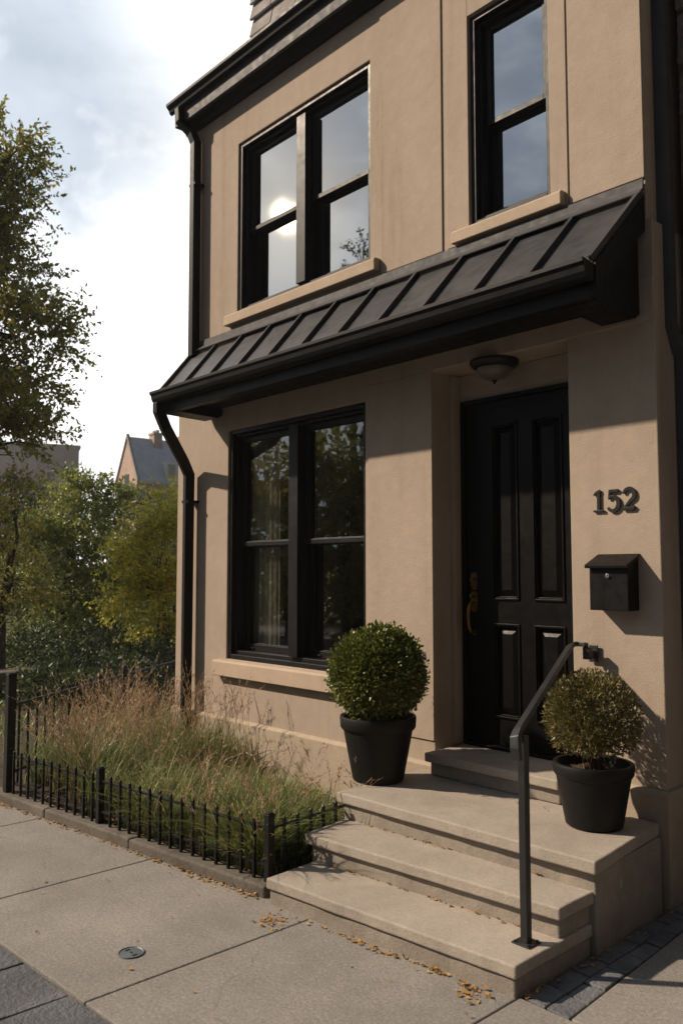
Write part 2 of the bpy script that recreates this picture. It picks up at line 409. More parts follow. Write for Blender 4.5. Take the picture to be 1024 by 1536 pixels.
# ------------------------------------------------------------------ steps
st = thing('front_steps', 'tan stone front steps with rough noses leading up to the black door', 'steps', (-2.8, 3.4, 0))
def quad_prism(c, z0, z1, name, mat, bevel=.008, wob=.0025, n=18):
    """slab with four plan corners (FL, FR, BR, BL) whose edges are slightly chipped"""
    b = MB(); FL, FR, BR, BL = [Vector((*p, 0)) for p in c]
    pts = []
    for A, B_, m in ((FL, FR, n), (FR, BR, 6), (BR, BL, 1), (BL, FL, 5)):
        for k in range(m): pts.append(A.lerp(B_, k / m))
    top = []
    for p in pts: top.append((p.x + random.uniform(-wob, wob), p.y + random.uniform(-wob, wob)))
    b.prism(top, z0, z1); return b.build(name, mat, st, bevel=bevel)
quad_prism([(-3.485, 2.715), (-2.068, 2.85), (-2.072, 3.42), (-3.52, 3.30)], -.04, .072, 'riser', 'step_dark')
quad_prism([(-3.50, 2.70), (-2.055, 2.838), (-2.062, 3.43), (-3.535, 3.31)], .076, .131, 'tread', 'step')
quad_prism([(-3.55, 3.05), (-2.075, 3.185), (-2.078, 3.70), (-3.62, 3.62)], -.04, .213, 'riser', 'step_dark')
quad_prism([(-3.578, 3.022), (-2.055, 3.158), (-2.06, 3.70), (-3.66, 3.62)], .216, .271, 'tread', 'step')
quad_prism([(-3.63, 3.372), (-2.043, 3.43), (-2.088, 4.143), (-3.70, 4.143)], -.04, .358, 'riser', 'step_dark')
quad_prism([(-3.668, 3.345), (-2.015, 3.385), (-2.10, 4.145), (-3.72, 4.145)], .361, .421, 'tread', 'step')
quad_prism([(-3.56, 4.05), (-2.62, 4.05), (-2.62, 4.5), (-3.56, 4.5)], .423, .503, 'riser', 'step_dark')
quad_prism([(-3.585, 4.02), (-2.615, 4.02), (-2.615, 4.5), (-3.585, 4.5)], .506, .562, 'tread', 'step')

# ------------------------------------------------------------------ the house
H = thing('townhouse', 'tan stucco townhouse with black windows, black door and metal awning', 'house', (-4.4, 4.2, 0))
WY = 4.2
lw = wall_grid(-6.86, -2.075, -.05, 3.62, WY, WY + .42, [(-6.03, -4.30, .955, 2.955), (-3.65, -2.612, .40, 3.06)])
lw.build('wall', 'stucco', H, bevel=.006)
uw = wall_grid(-6.72, -2.105, 3.62, 6.015, WY + .002, WY + .42, [(-5.92, -4.245, 3.985, 5.545), (-3.315, -2.70, 3.955, 5.40)])
uw.build('wall', 'stucco', H, bevel=.005)
# side and back walls
b = MB(); b.box(-2.375, -2.079, WY + .42, 11, -.05, 3.62); b.box(-6.86, -6.56, WY + .42, 11, -.05, 3.62); b.box(-6.56, -2.375, 10.7, 11, -.05, 3.62)
b.build('wall', 'stucco', H)
b = MB(); b.box(-2.405, -2.109, WY + .42, 11, 3.62, 6.5); b.box(-6.72, -6.42, WY + .42, 11, 3.62, 6.5); b.box(-6.42, -2.405, 10.7, 11, 3.62, 6.5)
b.build('wall', 'stucco', H)
# raised render panels: pier, right pilaster, upper bays (they leave the fine seams of the photograph)
for pa in ((-4.262, -3.651, WY - .012, WY - .0005, .60, 3.06), (-4.262, -2.0765, WY - .012, WY - .0005, 3.062, 3.30), (-4.13, -3.545, WY - .009, WY + .0015, 3.86, 5.92), (-2.565, -2.106, WY - .012, WY + .0015, 3.86, 5.92),
           (-3.50, -3.316, WY - .008, WY + .0015, 3.86, 5.92), (-3.315, -2.70, WY - .008, WY + .0015, 5.402, 5.92), (-2.699, -2.58, WY - .008, WY + .0015, 3.86, 5.92)):
    b = MB(); b.box(*pa); b.build('render_panel', 'stucco', H, bevel=.003)
# plinth course with a chamfered cap
def plinth(x0, x1, zt, name='plinth', xr=0):
    b = MB(); b.prism([(WY - .035, -.05), (WY - .035, zt - .02), (WY - .010, zt), (WY + .2, zt), (WY + .2, -.05)], x0, x1, 'x')
    return b.build(name, 'plinth', H, bevel=.004)
plinth(-6.88, -3.652, .46)
plinth(-2.61, -2.055, .575)
b = MB(); b.box(-2.074, -2.055, WY + .2, 4.49, -.05, .56); b.build('plinth', 'plinth', H, bevel=.003)
# recess lining: back wall around the door, ceiling, jamb trim
b = MB(); b.box(-3.648, -2.614, 4.452, 4.56, 2.875, 3.058); b.box(-3.648, -3.604, 4.452, 4.56, .50, 2.873); b.box(-2.632, -2.614, 4.452, 4.56, .50, 2.873)
b.build('wall', 'stucco', H, bevel=.003)
b = MB(); b.box(-3.649, -3.612, 4.372, 4.45, .562, 3.05); b.build('jamb', 'stucco', H, bevel=.004)

def hollow(b, x0, x1, z0, z1, w, y0, y1, wb=None):
    wb = w if wb is None else wb
    b.box(x0, x0 + w, y0, y1, z0, z1); b.box(x1 - w, x1, y0, y1, z0, z1)
    b.box(x0 + w, x1 - w, y0, y1, z1 - w, z1); b.box(x0 + w, x1 - w, y0, y1, z0, z0 + wb)
def window(x0, x1, z0, z1, nunits, pane, mull=.115, label=None, sill=None, rec=.075):
    """double-hung window(s): brick mould, deep frame, mullion, upper and lower sash with their panes"""
    b = MB(); y = WY + rec
    hollow(b, x0 + .001, x1 - .001, z0 + .001, z1 - .001, .038, y - .055, y + .17, .04)
    hollow(b, x0 + .040, x1 - .040, z0 + .042, z1 - .040, .022, y - .015, y + .168, .03)
    f = b.build('window', 'black', H, bevel=.0035)
    if label: f['label'] = label
    X0, X1 = x0 + .064, x1 - .064; Z0, Z1 = z0 + .074, z1 - .064
    if nunits == 2:
        c = (X0 + X1) / 2
        b = MB(); b.box(c - mull / 2, c + mull / 2, y - .045, y + .166, Z0 + .0005, Z1 - .0005)
        b.box(c - mull / 2 - .012, c + mull / 2 + .012, y - .005, y + .165, Z0 + .0005, Z1 - .0005)
        b.build('mullion', 'black', f, bevel=.004)
        spans = [(X0 + .001, c - mull / 2 - .013), (c + mull / 2 + .013, X1 - .001)]
    else: spans = [(X0 + .001, X1 - .001)]
    for (a, c2) in spans:
        zm = (Z0 + Z1) / 2 - .01
        for lo in (False, True):
            za, zb = (Z0 + .001, zm + .02) if lo else (zm - .02, Z1 - .001)
            ys = y + .075 if lo else y + .028
            b = MB(); hollow(b, a, c2, za, zb, .042, ys, ys + .042, .052 if lo else .036)
            hollow(b, a + .042, c2 - .042, za + (.052 if lo else .036), zb - .042, .008, ys + .012, ys + .036)
            if lo: b.box(a + .08, a + .14, ys - .012, ys, za + .012, za + .026); b.box((a + c2) / 2 - .02, (a + c2) / 2 + .02, ys - .01, ys + .03, zb + .0005, zb + .012)
            s = b.build('sash', 'black', f, bevel=.0025)
            pn = MB(); pn.box(a + .044, c2 - .044, ys + .020, ys + .026, za + (.054 if lo else .038), zb - .044)
            pn.build('pane', pane, f)
    if sill:
        sx0, sx1, sz0, sz1, pr = sill
        b = MB(); b.prism([(WY - pr, sz0), (WY - pr, sz1 - .012), (WY - pr + .015, sz1), (WY + rec + .10, sz1 + .008), (WY + rec + .10, sz0)], sx0, sx1, 'x')
        s = b.build('sill', 'stucco_sill', f, bevel=.005)
    return f
window(-6.03, -4.30, .955, 2.955, 2, 'pane_low', label='ground-floor double window reflecting dark trees', sill=(-6.15, -4.20, .815, .945, .07))
window(-5.92, -4.245, 3.985, 5.545, 2, 'pane_up', label='upper double window with bright sky and sun in its panes', sill=(-6.03, -4.135, 3.885, 3.978, .07))
window(-3.315, -2.70, 3.955, 5.40, 1, 'pane_up', label='narrow single upper window reflecting blue-grey cloud', sill=(-3.43, -2.60, 3.862, 3.948, .06))
# dim rooms behind the panes
def room(x0, x1, y0, y1, z0, z1, mat):
    b = MB(); hollow(b, x0, x1, z0, z1, .03, y0, y1); b.box(x0, x1, y1 + .001, y1 + .03, z0, z1); return b.build('interior_wall', mat, H)
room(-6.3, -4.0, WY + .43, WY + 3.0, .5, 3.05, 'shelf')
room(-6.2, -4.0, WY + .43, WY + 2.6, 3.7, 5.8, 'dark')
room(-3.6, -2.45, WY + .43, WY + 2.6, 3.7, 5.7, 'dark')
# curtain in the left half of the lower window
b = MB(); pts = []
n = 60; xa, xb = -5.958, -5.585
front = [(xa + (xb - xa) * i / n, WY + .228 + .013 * math.sin(i / n * 2 * math.pi * 5.5) + .003 * math.sin(i * 1.7)) for i in range(n + 1)]
b.prism(front + [(p[0], p[1] + .006) for p in reversed(front)], 1.0, 2.93); b.build('curtain', 'curtain', H, smooth=True)

# front door
dy = 4.462
b = MB(); hollow(b, -3.603, -2.633, .563, 2.872, .028, dy - .03, dy + .1, .022); b.box(-3.575, -2.661, dy - .055, dy + .09, .5635, .583)
dr = b.build('door', 'door', H, bevel=.003); dr['label'] = 'black four-panel front door with brass handle'
b = MB()
X0, X1, Z0, Z1 = -3.572, -2.664, .588, 2.842
pan = [(-3.365, -3.155, 1.52, 2.69), (-3.048, -2.82, 1.52, 2.69), (-3.365, -3.155, .76, 1.37), (-3.048, -2.82, .76, 1.37)]
lf = wall_grid(X0, X1, Z0, Z1, dy, dy + .045, pan); lf.build('leaf', 'door', dr, bevel=.003)
for (a, c, d, e) in pan:
    b = MB()
    # bolection moulding, then raised-and-fielded panel
    for k, (o, w, yy) in enumerate(((0.0005, .014, dy - .009), (.0145, .010, dy + .006))): hollow(b, a + o, c - o, d + o, e - o, w, yy, dy + .04)
    i0, i1 = .028, .068
    o_ = [(a + i0, dy + .030, d + i0), (c - i0, dy + .030, d + i0), (c - i0, dy + .030, e - i0), (a + i0, dy + .030, e - i0)]
    n_ = [(a + i1, dy + .010, d + i1), (c - i1, dy + .010, d + i1), (c - i1, dy + .010, e - i1), (a + i1, dy + .010, e - i1)]
    bk = [(a + .026, dy + .042, d + .026), (c - .026, dy + .042, d + .026), (c - .026, dy + .042, e - .026), (a + .026, dy + .042, e - .026)]
    O = [b.bm.verts.new(p) for p in o_]; I = [b.bm.verts.new(p) for p in n_]; K = [b.bm.verts.new(p) for p in bk]
    b.bm.faces.new(I)
    for q in range(4): b.bm.faces.new((O[q], O[(q + 1) % 4], I[(q + 1) % 4], I[q])); b.bm.faces.new((K[q], K[(q + 1) % 4], O[(q + 1) % 4], O[q]))
    b.bm.faces.new(K[::-1]); b.build('panel', 'door', dr, bevel=.002)
# brass handle set: deadbolt plate, thumb latch plate, bowed grip
hx = -3.515
b = MB()
def rounded(x0, x1, z0, z1, r, n=6):
    return [(cx + r * math.cos(a), cz + r * math.sin(a)) for cx, cz, a0 in ((x1 - r, z1 - r, 0), (x0 + r, z1 - r, 90), (x0 + r, z0 + r, 180), (x1 - r, z0 + r, 270)) for a in [R(a0 + 90 * k / n) for k in range(n + 1)]]
b.prism(rounded(hx - .026, hx + .026, 1.585, 1.70, .02), dy - .012, dy - .0005, 'y')
b.prism(rounded(hx - .028, hx + .028, 1.44, 1.575, .022), dy - .012, dy - .0005, 'y')
b.tube([(hx, dy - .034, 1.655), (hx, dy - .012, 1.655)], .017, 20)
b.tube([(hx, dy - .05, 1.545), (hx, dy - .012, 1.54)], [.011, .014], 12)
b.tube([(hx, dy - .012, 1.50), (hx, dy - .05, 1.495), (hx - .002, dy - .068, 1.46), (hx - .004, dy - .072, 1.40), (hx - .002, dy - .066, 1.34), (hx, dy - .045, 1.305), (hx, dy - .0005, 1.30)],
       [.011, .012, .0135, .0125, .0105, .010, .012], 14)
b.tube([(hx, dy - .008, 1.30), (hx, dy - .0005, 1.30)], .018, 16)
b.build('handle', 'brass', dr, smooth=True)

# ceiling light in the porch recess
L = thing('ceiling_light', 'black flush ceiling light with frosted glass bowl above the front door', 'lamp', (-3.2, 4.29, 3.06))
c = (-3.2, 4.285, 3.058)
MB().lathe([(0, 0), (.155, 0), (.158, -.012), (.145, -.035), (.12, -.05), (.112, -.05), (0, -.03)], c, 56).build('lamp_base', 'iron', L, smooth=True)
MB().lathe([(.111, -.048), (.108, -.068), (.092, -.092), (.06, -.113), (.02, -.123), (0, -.1235)], c, 56).build('lamp_shade', 'frost', L, smooth=True)
MB().lathe([(0, -.118), (.014, -.121), (.018, -.128), (.012, -.136), (.006, -.141), (.008, -.147), (0, -.152)], c, 24).build('finial', 'iron', L, smooth=True)

# metal awning: folded panels with standing seams, flashing, gutter, soffit, end brackets
aw = MB()
TL, TR, EL, ER = (-6.60, WY - .002, 3.765), (-2.115, WY - .002, 3.775), (-6.335, 3.685, 3.262), (-2.14, 3.685, 3.262)
aw.hexa([(TL[0], TL[1], TL[2] - .03), (TR[0], TR[1], TR[2] - .03), (ER[0], ER[1], ER[2] - .03), (EL[0], EL[1], EL[2] - .03), TL, TR, ER, EL])
A = aw.build('awning', 'roofmetal', H); A['label'] = 'dark standing-seam metal awning across the front'
def lerp(a, c, t): return tuple(a[i] + (c[i] - a[i]) * t for i in range(3))
for k in range(12):
    t = (k + .0) / 11 if 0 < k < 11 else (.002 if k == 0 else .998)
    p, q = Vector(lerp(TL, TR, t)), Vector(lerp(EL, ER, t))
    d = (q - p).normalized(); up = Vector((0, d.z, -d.y)) * (1 if d.y < 0 else -1); up = Vector((0, -abs(d.z), abs(d.y)))
    s = Vector((.009, 0, 0)); h = .026
    p = p + d * .03; q = q - d * .012
    b = MB(); b.hexa([p - s, p + s, q + s, q - s, p - s + up * h, p + s + up * h, q + s + up * h, q - s + up * (h * .9)])
    s2 = Vector((.014, 0, 0)); b.hexa([p - s2 + up * h, p + s2 + up * h, q + s2 + up * h, q - s2 + up * h, p - s2 + up * (h + .006), p + s2 + up * (h + .006), q + s2 + up * (h + .006), q - s2 + up * (h + .006)])
    b.build('seam', 'roofmetal', A, bevel=.002)
b = MB(); b.prism([(WY - .0185, 3.85), (WY - .030, 3.845), (WY - .034, 3.79), (WY - .07, 3.757), (WY - .068, 3.748), (WY - .02, 3.785)], -6.605, -2.105, 'x'); b.build('flashing', 'trim', A, bevel=.0015)
# K-profile gutter
prof = [(3.70, 3.250), (3.70, 3.165), (3.665, 3.160), (3.622, 3.170), (3.606, 3.195), (3.600, 3.225), (3.585, 3.240), (3.585, 3.262), (3.592, 3.262), (3.592, 3.246), (3.61, 3.23), (3.628, 3.18), (3.66, 3.172), (3.692, 3.175), (3.692, 3.250)]
b = MB(); b.prism(prof, -6.340, -2.135, 'x')
for xe in (-6.343, -2.135): b.prism([p for p in prof[:8]], xe, xe + .003, 'x')
for t in np.linspace(-6.15, -2.4, 6): b.box(t - .008, t + .008, 3.59, 3.70, 3.252, 3.256)
b.build('gutter', 'gutter', A, smooth=False, bevel=.002)
# fascia + soffit
b = MB(); b.box(-6.32, -2.15, 3.702, 3.735, 3.085, 3.235); b.box(-6.32, -2.15, 3.735, 3.765, 3.085, 3.13); b.box(-6.30, -2.37, 3.765, WY - .013, 3.165, 3.18); b.build('soffit', 'gutter', A, bevel=.003)
# end brackets (boxed)
for x0, x1 in ((-6.318, -6.11), (-2.355, -2.152)):
    b = MB(); b.prism([(3.737, 3.08), (3.737, 3.22), (WY - .013, 3.72), (WY - .013, 3.10), (WY - .06, 3.07)], x0, x1, 'x') ; b.build('bracket', 'gutter', A, bevel=.003)
# rake boards closing the awning ends
for xe, xw, w in ((-6.338, -6.60, .028), (-2.150, -2.140, .028)):
    b = MB(); b.hexa([(xe, 3.69, 3.13), (xe + w, 3.69, 3.13), (xw + w, WY - .004, 3.56), (xw, WY - .004, 3.56), (xe, 3.69, 3.255), (xe + w, 3.69, 3.255), (xw + w, WY - .004, 3.762), (xw, WY - .004, 3.762)]); b.build('rake_board', 'gutter', A, bevel=.002)

# eaves cornice (it falls gently to the right, as in the photograph)
def cornice(prof, x0, x1, mat, name, bevel=.003):
    b = MB(); b.prism(prof, x0, x1, 'x'); return b.build(name, mat, H, bevel=bevel)
cornice([(4.045, 6.19), (4.045, 6.125), (4.03, 6.10), (4.012, 6.098), (3.997, 6.112), (3.989, 6.135), (3.970, 6.152), (3.960, 6.165), (3.958, 6.188), (3.965, 6.188), (3.970, 6.168), (3.998, 6.147), (4.006, 6.125), (4.02, 6.108), (4.037, 6.13), (4.037, 6.19)], -6.78, -1.95, 'gutter', 'cornice_gutter', .0015)
cornice([(4.046, 5.975), (4.046, 6.17), (4.076, 6.17), (4.076, 5.975)], -6.755, -1.97, 'trim', 'cornice', .004)
cornice([(4.078, 6.02), (4.078, 6.17), (4.60, 6.17), (4.60, 6.02)], -6.755, -1.97, 'gutter', 'cornice')
cornice([(WY - .001, 6.019), (4.10, 6.019), (4.105, 5.995), (4.15, 5.975), (WY - .03, 5.935), (WY - .001, 5.925)], -6.75, -1.97, 'gutter', 'cornice')
b = MB(); b.box(-6.754, -6.725, 4.078, WY + .3, 5.976, 6.019); b.build('cornice', 'trim', H, bevel=.003)
cornice([(4.075, 6.172), (4.4, 6.25), (7.6, 6.85), (11, 6.0), (11, 5.93), (4.61, 6.10), (4.075, 6.171)], -6.78, -2.1, 'slate', 'roof')
# shingled dormer above the eaves
b = MB(); b.box(-6.08, -3.6, 4.52, 6.5, 5.9, 8.4); dm = b.build('dormer', 'shingle', H)
b = MB(); z = 6.25; row = 0
while z < 8.3:
    x = -6.13 - random.uniform(0, .3)
    while x < -3.6:
        w = random.uniform(.30, .62); h = .17
        a = max(x, -6.13) + .004; c2 = min(x + w, -3.55) - .004
        if c2 - a > .03:
            dz = [random.uniform(-.022, .012) for _ in range(2)]
            b.hexa([(a, 4.455, z + dz[0]), (c2, 4.455, z + dz[1]), (c2, 4.482, z + dz[1]), (a, 4.482, z + dz[0]), (a, 4.505, z + h + .05), (c2, 4.505, z + h + .05), (c2, 4.518, z + h + .05), (a, 4.518, z + h + .05)])
        x += w
    z += .17; row += 1
b.build('shingles', 'shingle', dm, bevel=.004)

# downspouts
def spout(name, pts, w, d, label, straps=()):
    b = MB(); b.tube(pts, w / 2, 4, square=True, ry=d / 2)
    o = b.build(name, 'gutter', H, bevel=.006); o['label'] = label
    for (x, y, z) in straps:
        s = MB(); s.box(x - w / 2 - .008, x + w / 2 + .008, y - d / 2 - .006, WY - .001, z - .012, z + .012); s.build('strap', 'gutter', o, bevel=.002)
    return o
spout('downspout', [(-6.62, 4.02, 6.10), (-6.62, 4.025, 5.98), (-6.55, 4.11, 5.86), (-6.52, 4.135, 5.76), (-6.51, 4.135, 3.70)], .088, .07, 'black downspout on the upper wall corner', [(-6.515, 4.135, 5.35)])
spout('downspout', [(-6.285, 3.65, 3.165), (-6.285, 3.65, 3.09), (-6.33, 3.74, 2.97), (-6.53, 4.05, 2.72), (-6.54, 4.12, 2.60), (-6.54, 4.12, .22), (-6.55, 4.02, .12)], .09, .07, 'black downspout with a bend from the awning gutter', [(-6.54, 4.12, 2.35)])
b = MB(); pts = [(-2.072, 4.35, 7.0), (-2.072, 4.35, 3.05), (-2.05, 4.40, 2.96), (-2.03, 4.44, 2.90), (-2.03, 4.44, .05)]
b.tube(pts, .033, 4, square=True, ry=.042); o = b.build('downspout', 'trim', H, bevel=.006); o['label'] = 'black downspout in the corner beside the stone neighbour'

# house numerals: tapered strokes with serifs, stood off the wall
nm = thing('house_number', 'dark raised house numerals 152 on the pilaster above the mailbox', 'house number', (-2.33, WY - .012, 2.1))
def ribbon(b, pts, y0, y1):
    P = [Vector((p[0], 0, p[1])) for p in pts]; W = [p[2] for p in pts]; Lf, Rt = [], []
    for i, p in enumerate(P):
        t = (P[min(i + 1, len(P) - 1)] - P[max(i - 1, 0)]).normalized(); nrm = Vector((-t.z, 0, t.x))
        Lf.append(p + nrm * W[i] / 2); Rt.append(p - nrm * W[i] / 2)
    n = len(P); v = [[b.bm.verts.new((q.x, y, q.z)) for q in side] for y in (y0, y1) for side in (Lf, Rt)]
    lf, rf, lb, rb = v
    for i in range(n - 1):
        for q in ((lf[i], lf[i + 1], rf[i + 1], rf[i]), (lb[i], rb[i], rb[i + 1], lb[i + 1]), (lf[i], lb[i], lb[i + 1], lf[i + 1]), (rf[i], rf[i + 1], rb[i + 1], rb[i])): b.bm.faces.new(q)
    b.bm.faces.new((lf[0], rf[0], rb[0], lb[0])); b.bm.faces.new((lf[-1], lb[-1], rb[-1], rf[-1]))
def arc(cx, cz, rx, rz, a0, a1, w0, w1, n=14, wm=None):
    out = []
    for k in range(n + 1):
        t = k / n; a = R(a0 + (a1 - a0) * t); w = w0 + (w1 - w0) * t
        if wm: w = w + (wm - max(w0, w1)) * math.sin(math.pi * t)
        out.append((cx + rx * math.cos(a), cz + rz * math.sin(a), w))
    return out
y0, y1 = WY - .0135, WY - .0055; zb = 2.037; h = .122
def pegs(b, pts):
    for x, z in pts: b.tube([(x, y1 - .001, z), (x, WY, z)], .004, 8)
b = MB(); x = -2.425
ribbon(b, [(x, zb, .020), (x, zb + h, .020)], y0, y1); ribbon(b, [(x - .030, zb + h - .026, .010), (x - .012, zb + h - .012, .016), (x + .0115, zb + h - .004, .02)], y0 - .0008, y1 + .0008)
ribbon(b, [(x - .032, zb + .006, .012), (x + .032, zb + .006, .012)], y0 - .0015, y1 + .0015); pegs(b, [(x, zb + .03), (x, zb + .1)]); b.build('digit', 'numeral', nm, bevel=.0015)
b = MB(); x = -2.335
ribbon(b, [(x - .026, zb + .066, .012), (x - .022, zb + h - .008, .013)], y0, y1)
ribbon(b, [(x - .027, zb + h - .009, .017), (x + .022, zb + h - .009, .019), (x + .032, zb + h - .004, .010)], y0 - .0012, y1 + .0012)
ribbon(b, [(x - .024, zb + .068, .008)] + arc(x - .004, zb + .043, .034, .040, 118, -150, .012, .013, 22, .026) , y0 - .0006, y1 + .0006)
pegs(b, [(x + .028, zb + .045), (x - .024, zb + .1)]); b.build('digit', 'numeral', nm, bevel=.0015)
b = MB(); x = -2.243
ribbon(b, arc(x - .001, zb + h - .036, .031, .034, 168, -38, .014, .022, 18, .027) + [(x + .006, zb + .052, .018), (x - .016, zb + .03, .014), (x - .030, zb + .012, .012)], y0, y1)
ribbon(b, [(x - .034, zb + .010, .020), (x + .024, zb + .010, .020), (x + .035, zb + .022, .012)], y0 - .0012, y1 + .0012); pegs(b, [(x + .028, zb + .1), (x, zb + .012)]); b.build('digit', 'numeral', nm, bevel=.0015)

# mailbox
mb = thing('mailbox', 'black metal wall mailbox with sloping lid and small round lock', 'mailbox', (-2.315, WY, 1.5))
b = MB(); b.prism([(4.083, 1.497), (4.083, 1.735), (WY - .0005, 1.788), (WY - .0005, 1.497)], -2.43, -2.203, 'x'); b.build('box', 'mailbox', mb, bevel=.004)
b = MB(); b.prism([(4.056, 1.724), (4.054, 1.741), (4.064, 1.746), (WY - .001, 1.803), (WY - .001, 1.793), (4.068, 1.736), (4.062, 1.724)], -2.442, -2.192, 'x'); b.build('lid', 'mailbox', mb, bevel=.002)
b = MB(); b.tube([(-2.318, 4.083, 1.683), (-2.318, 4.074, 1.683)], .0115, 20); b.build('lock', 'steel', mb, bevel=.001)
b = MB(); b.box(-2.3195, -2.3165, 4.0725, 4.0745, 1.676, 1.690); b.build('keyhole', 'iron', mb)

# handrail
hr = thing('handrail', 'black steel handrail rising from the lowest step to the wall', 'handrail', (-2.15, 3.05, .131))
pz = .131
b = MB(); b.box(-2.168, -2.132, 3.03, 3.066, pz + .006, 1.0); b.build('post', 'rail', hr, bevel=.003)
b = MB(); b.box(-2.195, -2.105, 3.003, 3.093, pz, pz + .007)
for sx in (-.033, .033):
    for sy in (-.033, .033): b.tube([(-2.15 + sx, 3.048 + sy, pz + .007), (-2.15 + sx, 3.048 + sy, pz + .013)], .007, 6)
b.build('base_plate', 'rail', hr, bevel=.0015)
b = MB()
b.tube([(-2.138, 2.985, .905), (-2.138, 2.978, .955), (-2.144, 2.985, 1.0), (-2.155, 3.02, 1.022), (-2.53, 4.045, 1.300), (-2.535, 4.085, 1.305), (-2.515, 4.105, 1.305), (-2.47, 4.11, 1.305)], .011, 4, square=True, ry=.024)
b.build('rail', 'rail', hr, bevel=.004)
b = MB(); b.box(-2.492, -2.452, 4.10, 4.135, 1.225, 1.292); b.box(-2.50, -2.446, WY - .022, WY - .0125, 1.205, 1.30); b.box(-2.487, -2.457, 4.134, WY - .02, 1.235, 1.27); b.build('wall_bracket', 'rail', hr, bevel=.003)

# ------------------------------------------------------------------ planters and shrubs
def pot(label, c, rt, rb, h):
    t = thing('planter', label, 'planter', c, 'planters on the landing')
    band = h * .20
    MB().lathe([(0, 0), (rb - .012, 0), (rb, .010), (rb + (rt - rb) * .72, h - band - .004), (rt - .012, h - band), (rt - .004, h - band + .012), (rt, h - .012), (rt - .004, h), (rt - .022, h), (rt - .028, h - .03), (rt - .035, h - .08), (0, h - .08)], c, 72).build('pot', 'pot', t, smooth=True)
    b = MB(); n = 14; cz0 = c[2] + h - .05
    ctr = b.bm.verts.new((c[0], c[1], cz0 + .02)); rings = []
    for k in range(1, 5):
        rings.append([b.bm.verts.new((c[0] + (rt - .031) * k / 4 * math.cos(2 * math.pi * j / 40), c[1] + (rt - .031) * k / 4 * math.sin(2 * math.pi * j / 40), cz0 + random.uniform(-.008, .014))) for j in range(40)])
    for j in range(40): b.bm.faces.new((ctr, rings[0][j], rings[0][(j + 1) % 40]))
    for a, q in zip(rings, rings[1:]):
        for j in range(40): b.bm.faces.new((a[j], a[(j + 1) % 40], q[(j + 1) % 40], q[j]))
    b.build('soil', 'soil', t, smooth=True); return t
p1 = (-3.70, 3.72, .4215); p2 = (-2.305, 3.87, .4215)
pot('large charcoal planter holding the round boxwood left of the door', p1, .238, .158, .395)
pot('smaller charcoal planter holding the loose shrub beside the handrail', p2, .203, .142, .315)

def ball_shrub(t, c, r, n, mat, size, squash=1.0, loose=.0, inner=.72):
    # lumpy ball: leaf sprigs seated on a noisy shell, plus inner leaves
    d = unit(n); lump = np.zeros(n)
    for _ in range(40):
        q = unit(1)[0]; lump += rng.uniform(-.07, .07) * np.exp(-(1 - d @ q) * 22)
    rad = r * (1 + lump) * (inner + (1 - inner) * rng.random(n) ** .45) * (1 + loose * rng.normal(size=n))
    rad = np.where(rng.random(n) < .03, r * (1 + lump) * rng.uniform(1.02, 1.10, n), rad)
    P = np.array(c) + d * rad[:, None] * np.array([1, 1, squash])
    G = d * .9 + unit(n) * .75 + np.array([0, 0, .25])
    return leaves('foliage', P, G, unit(n), size * rng.uniform(.6, 1.25, n), mat, t, .62, .3)
t = thing('boxwood_ball', 'dense clipped round boxwood with glossy green leaves in the larger planter', 'shrub', (p1[0], p1[1], p1[2] + .35))
c1 = (p1[0], p1[1], 1.072)
ball_shrub(t, c1, .300, 31000, 'box', .025, .97, inner=.45)
b = MB()
for k in range(26):
    a = random.uniform(0, 6.28); rr = random.uniform(.0, .06)
    q = Vector((c1[0], c1[1], c1[2])) + Vector(unit(1)[0]) * .26
    s0 = Vector((p1[0] + rr * math.cos(a), p1[1] + rr * math.sin(a), p1[2] + .34)); b.tube([s0, s0.lerp(q, .5) + Vector((0, 0, .03)), q], [.008, .005, .002], 5)
b.build('stem', 'twig', t)
t = thing('dry_shrub', 'loose olive-brown shrub with bare stems in the smaller planter', 'shrub', (p2[0], p2[1], p2[2] + .27))
b = MB(); tipP = []; tipD = []
c2 = np.array((p2[0], p2[1], .955))
for k in range(30):
    a = random.uniform(0, 6.28); rr = random.uniform(0, .055)
    s0 = Vector((p2[0] + rr * math.cos(a), p2[1] + rr * math.sin(a), p2[2] + .262))
    v = unit(1)[0]; q = Vector(c2 + v * np.array([.20, .20, .20]) * random.uniform(.5, 1))
    m_ = s0.lerp(q, .5) + Vector((random.uniform(-.02, .02), random.uniform(-.02, .02), .05)); b.tube([s0, m_, q], [.0055, .004, .0015], 5)
    for j in range(7):
        f = random.uniform(.35, 1); base = s0.lerp(m_, f * 2) if f < .5 else m_.lerp(q, f * 2 - 1)
        w = Vector(unit(1)[0]); e = base + (w + (q - s0).normalized() * 1.0 + Vector((0, 0, .5))).normalized() * random.uniform(.05, .12)
        b.tube([base, e], [.0022, .001], 4); tipP.append(base); tipD.append(e - base)
b.build('stem', 'twig', t)
P = []; D = []
for bs, dv in zip(tipP, tipD):
    for j in range(26):
        f = random.uniform(.1, 1.1); P.append(np.array(bs + dv * f) + rng.normal(0, .010, 3)); D.append(np.array(dv.normalized()) + unit(1)[0] * .9)
P = np.array(P); D = np.array(D); keep = (np.linalg.norm((P - c2) / np.array([.245, .245, .25]), axis=1) < 1.03)
P, D = P[keep], D[keep]
d = unit(9500); q = c2 + d * (np.array([.235, .235, .24]) * (.55 + .47 * rng.random((9500, 1)) ** .6)); kk = q[:, 2] > .79
P = np.concatenate([P, q[kk]]); D = np.concatenate([D, (d + unit(9500) * .8 + [0, 0, .5])[kk]])
leaves('foliage', P, D, unit(len(P)), .021 * rng.uniform(.6, 1.25, len(P)), 'box_dry', t, .45, .25)

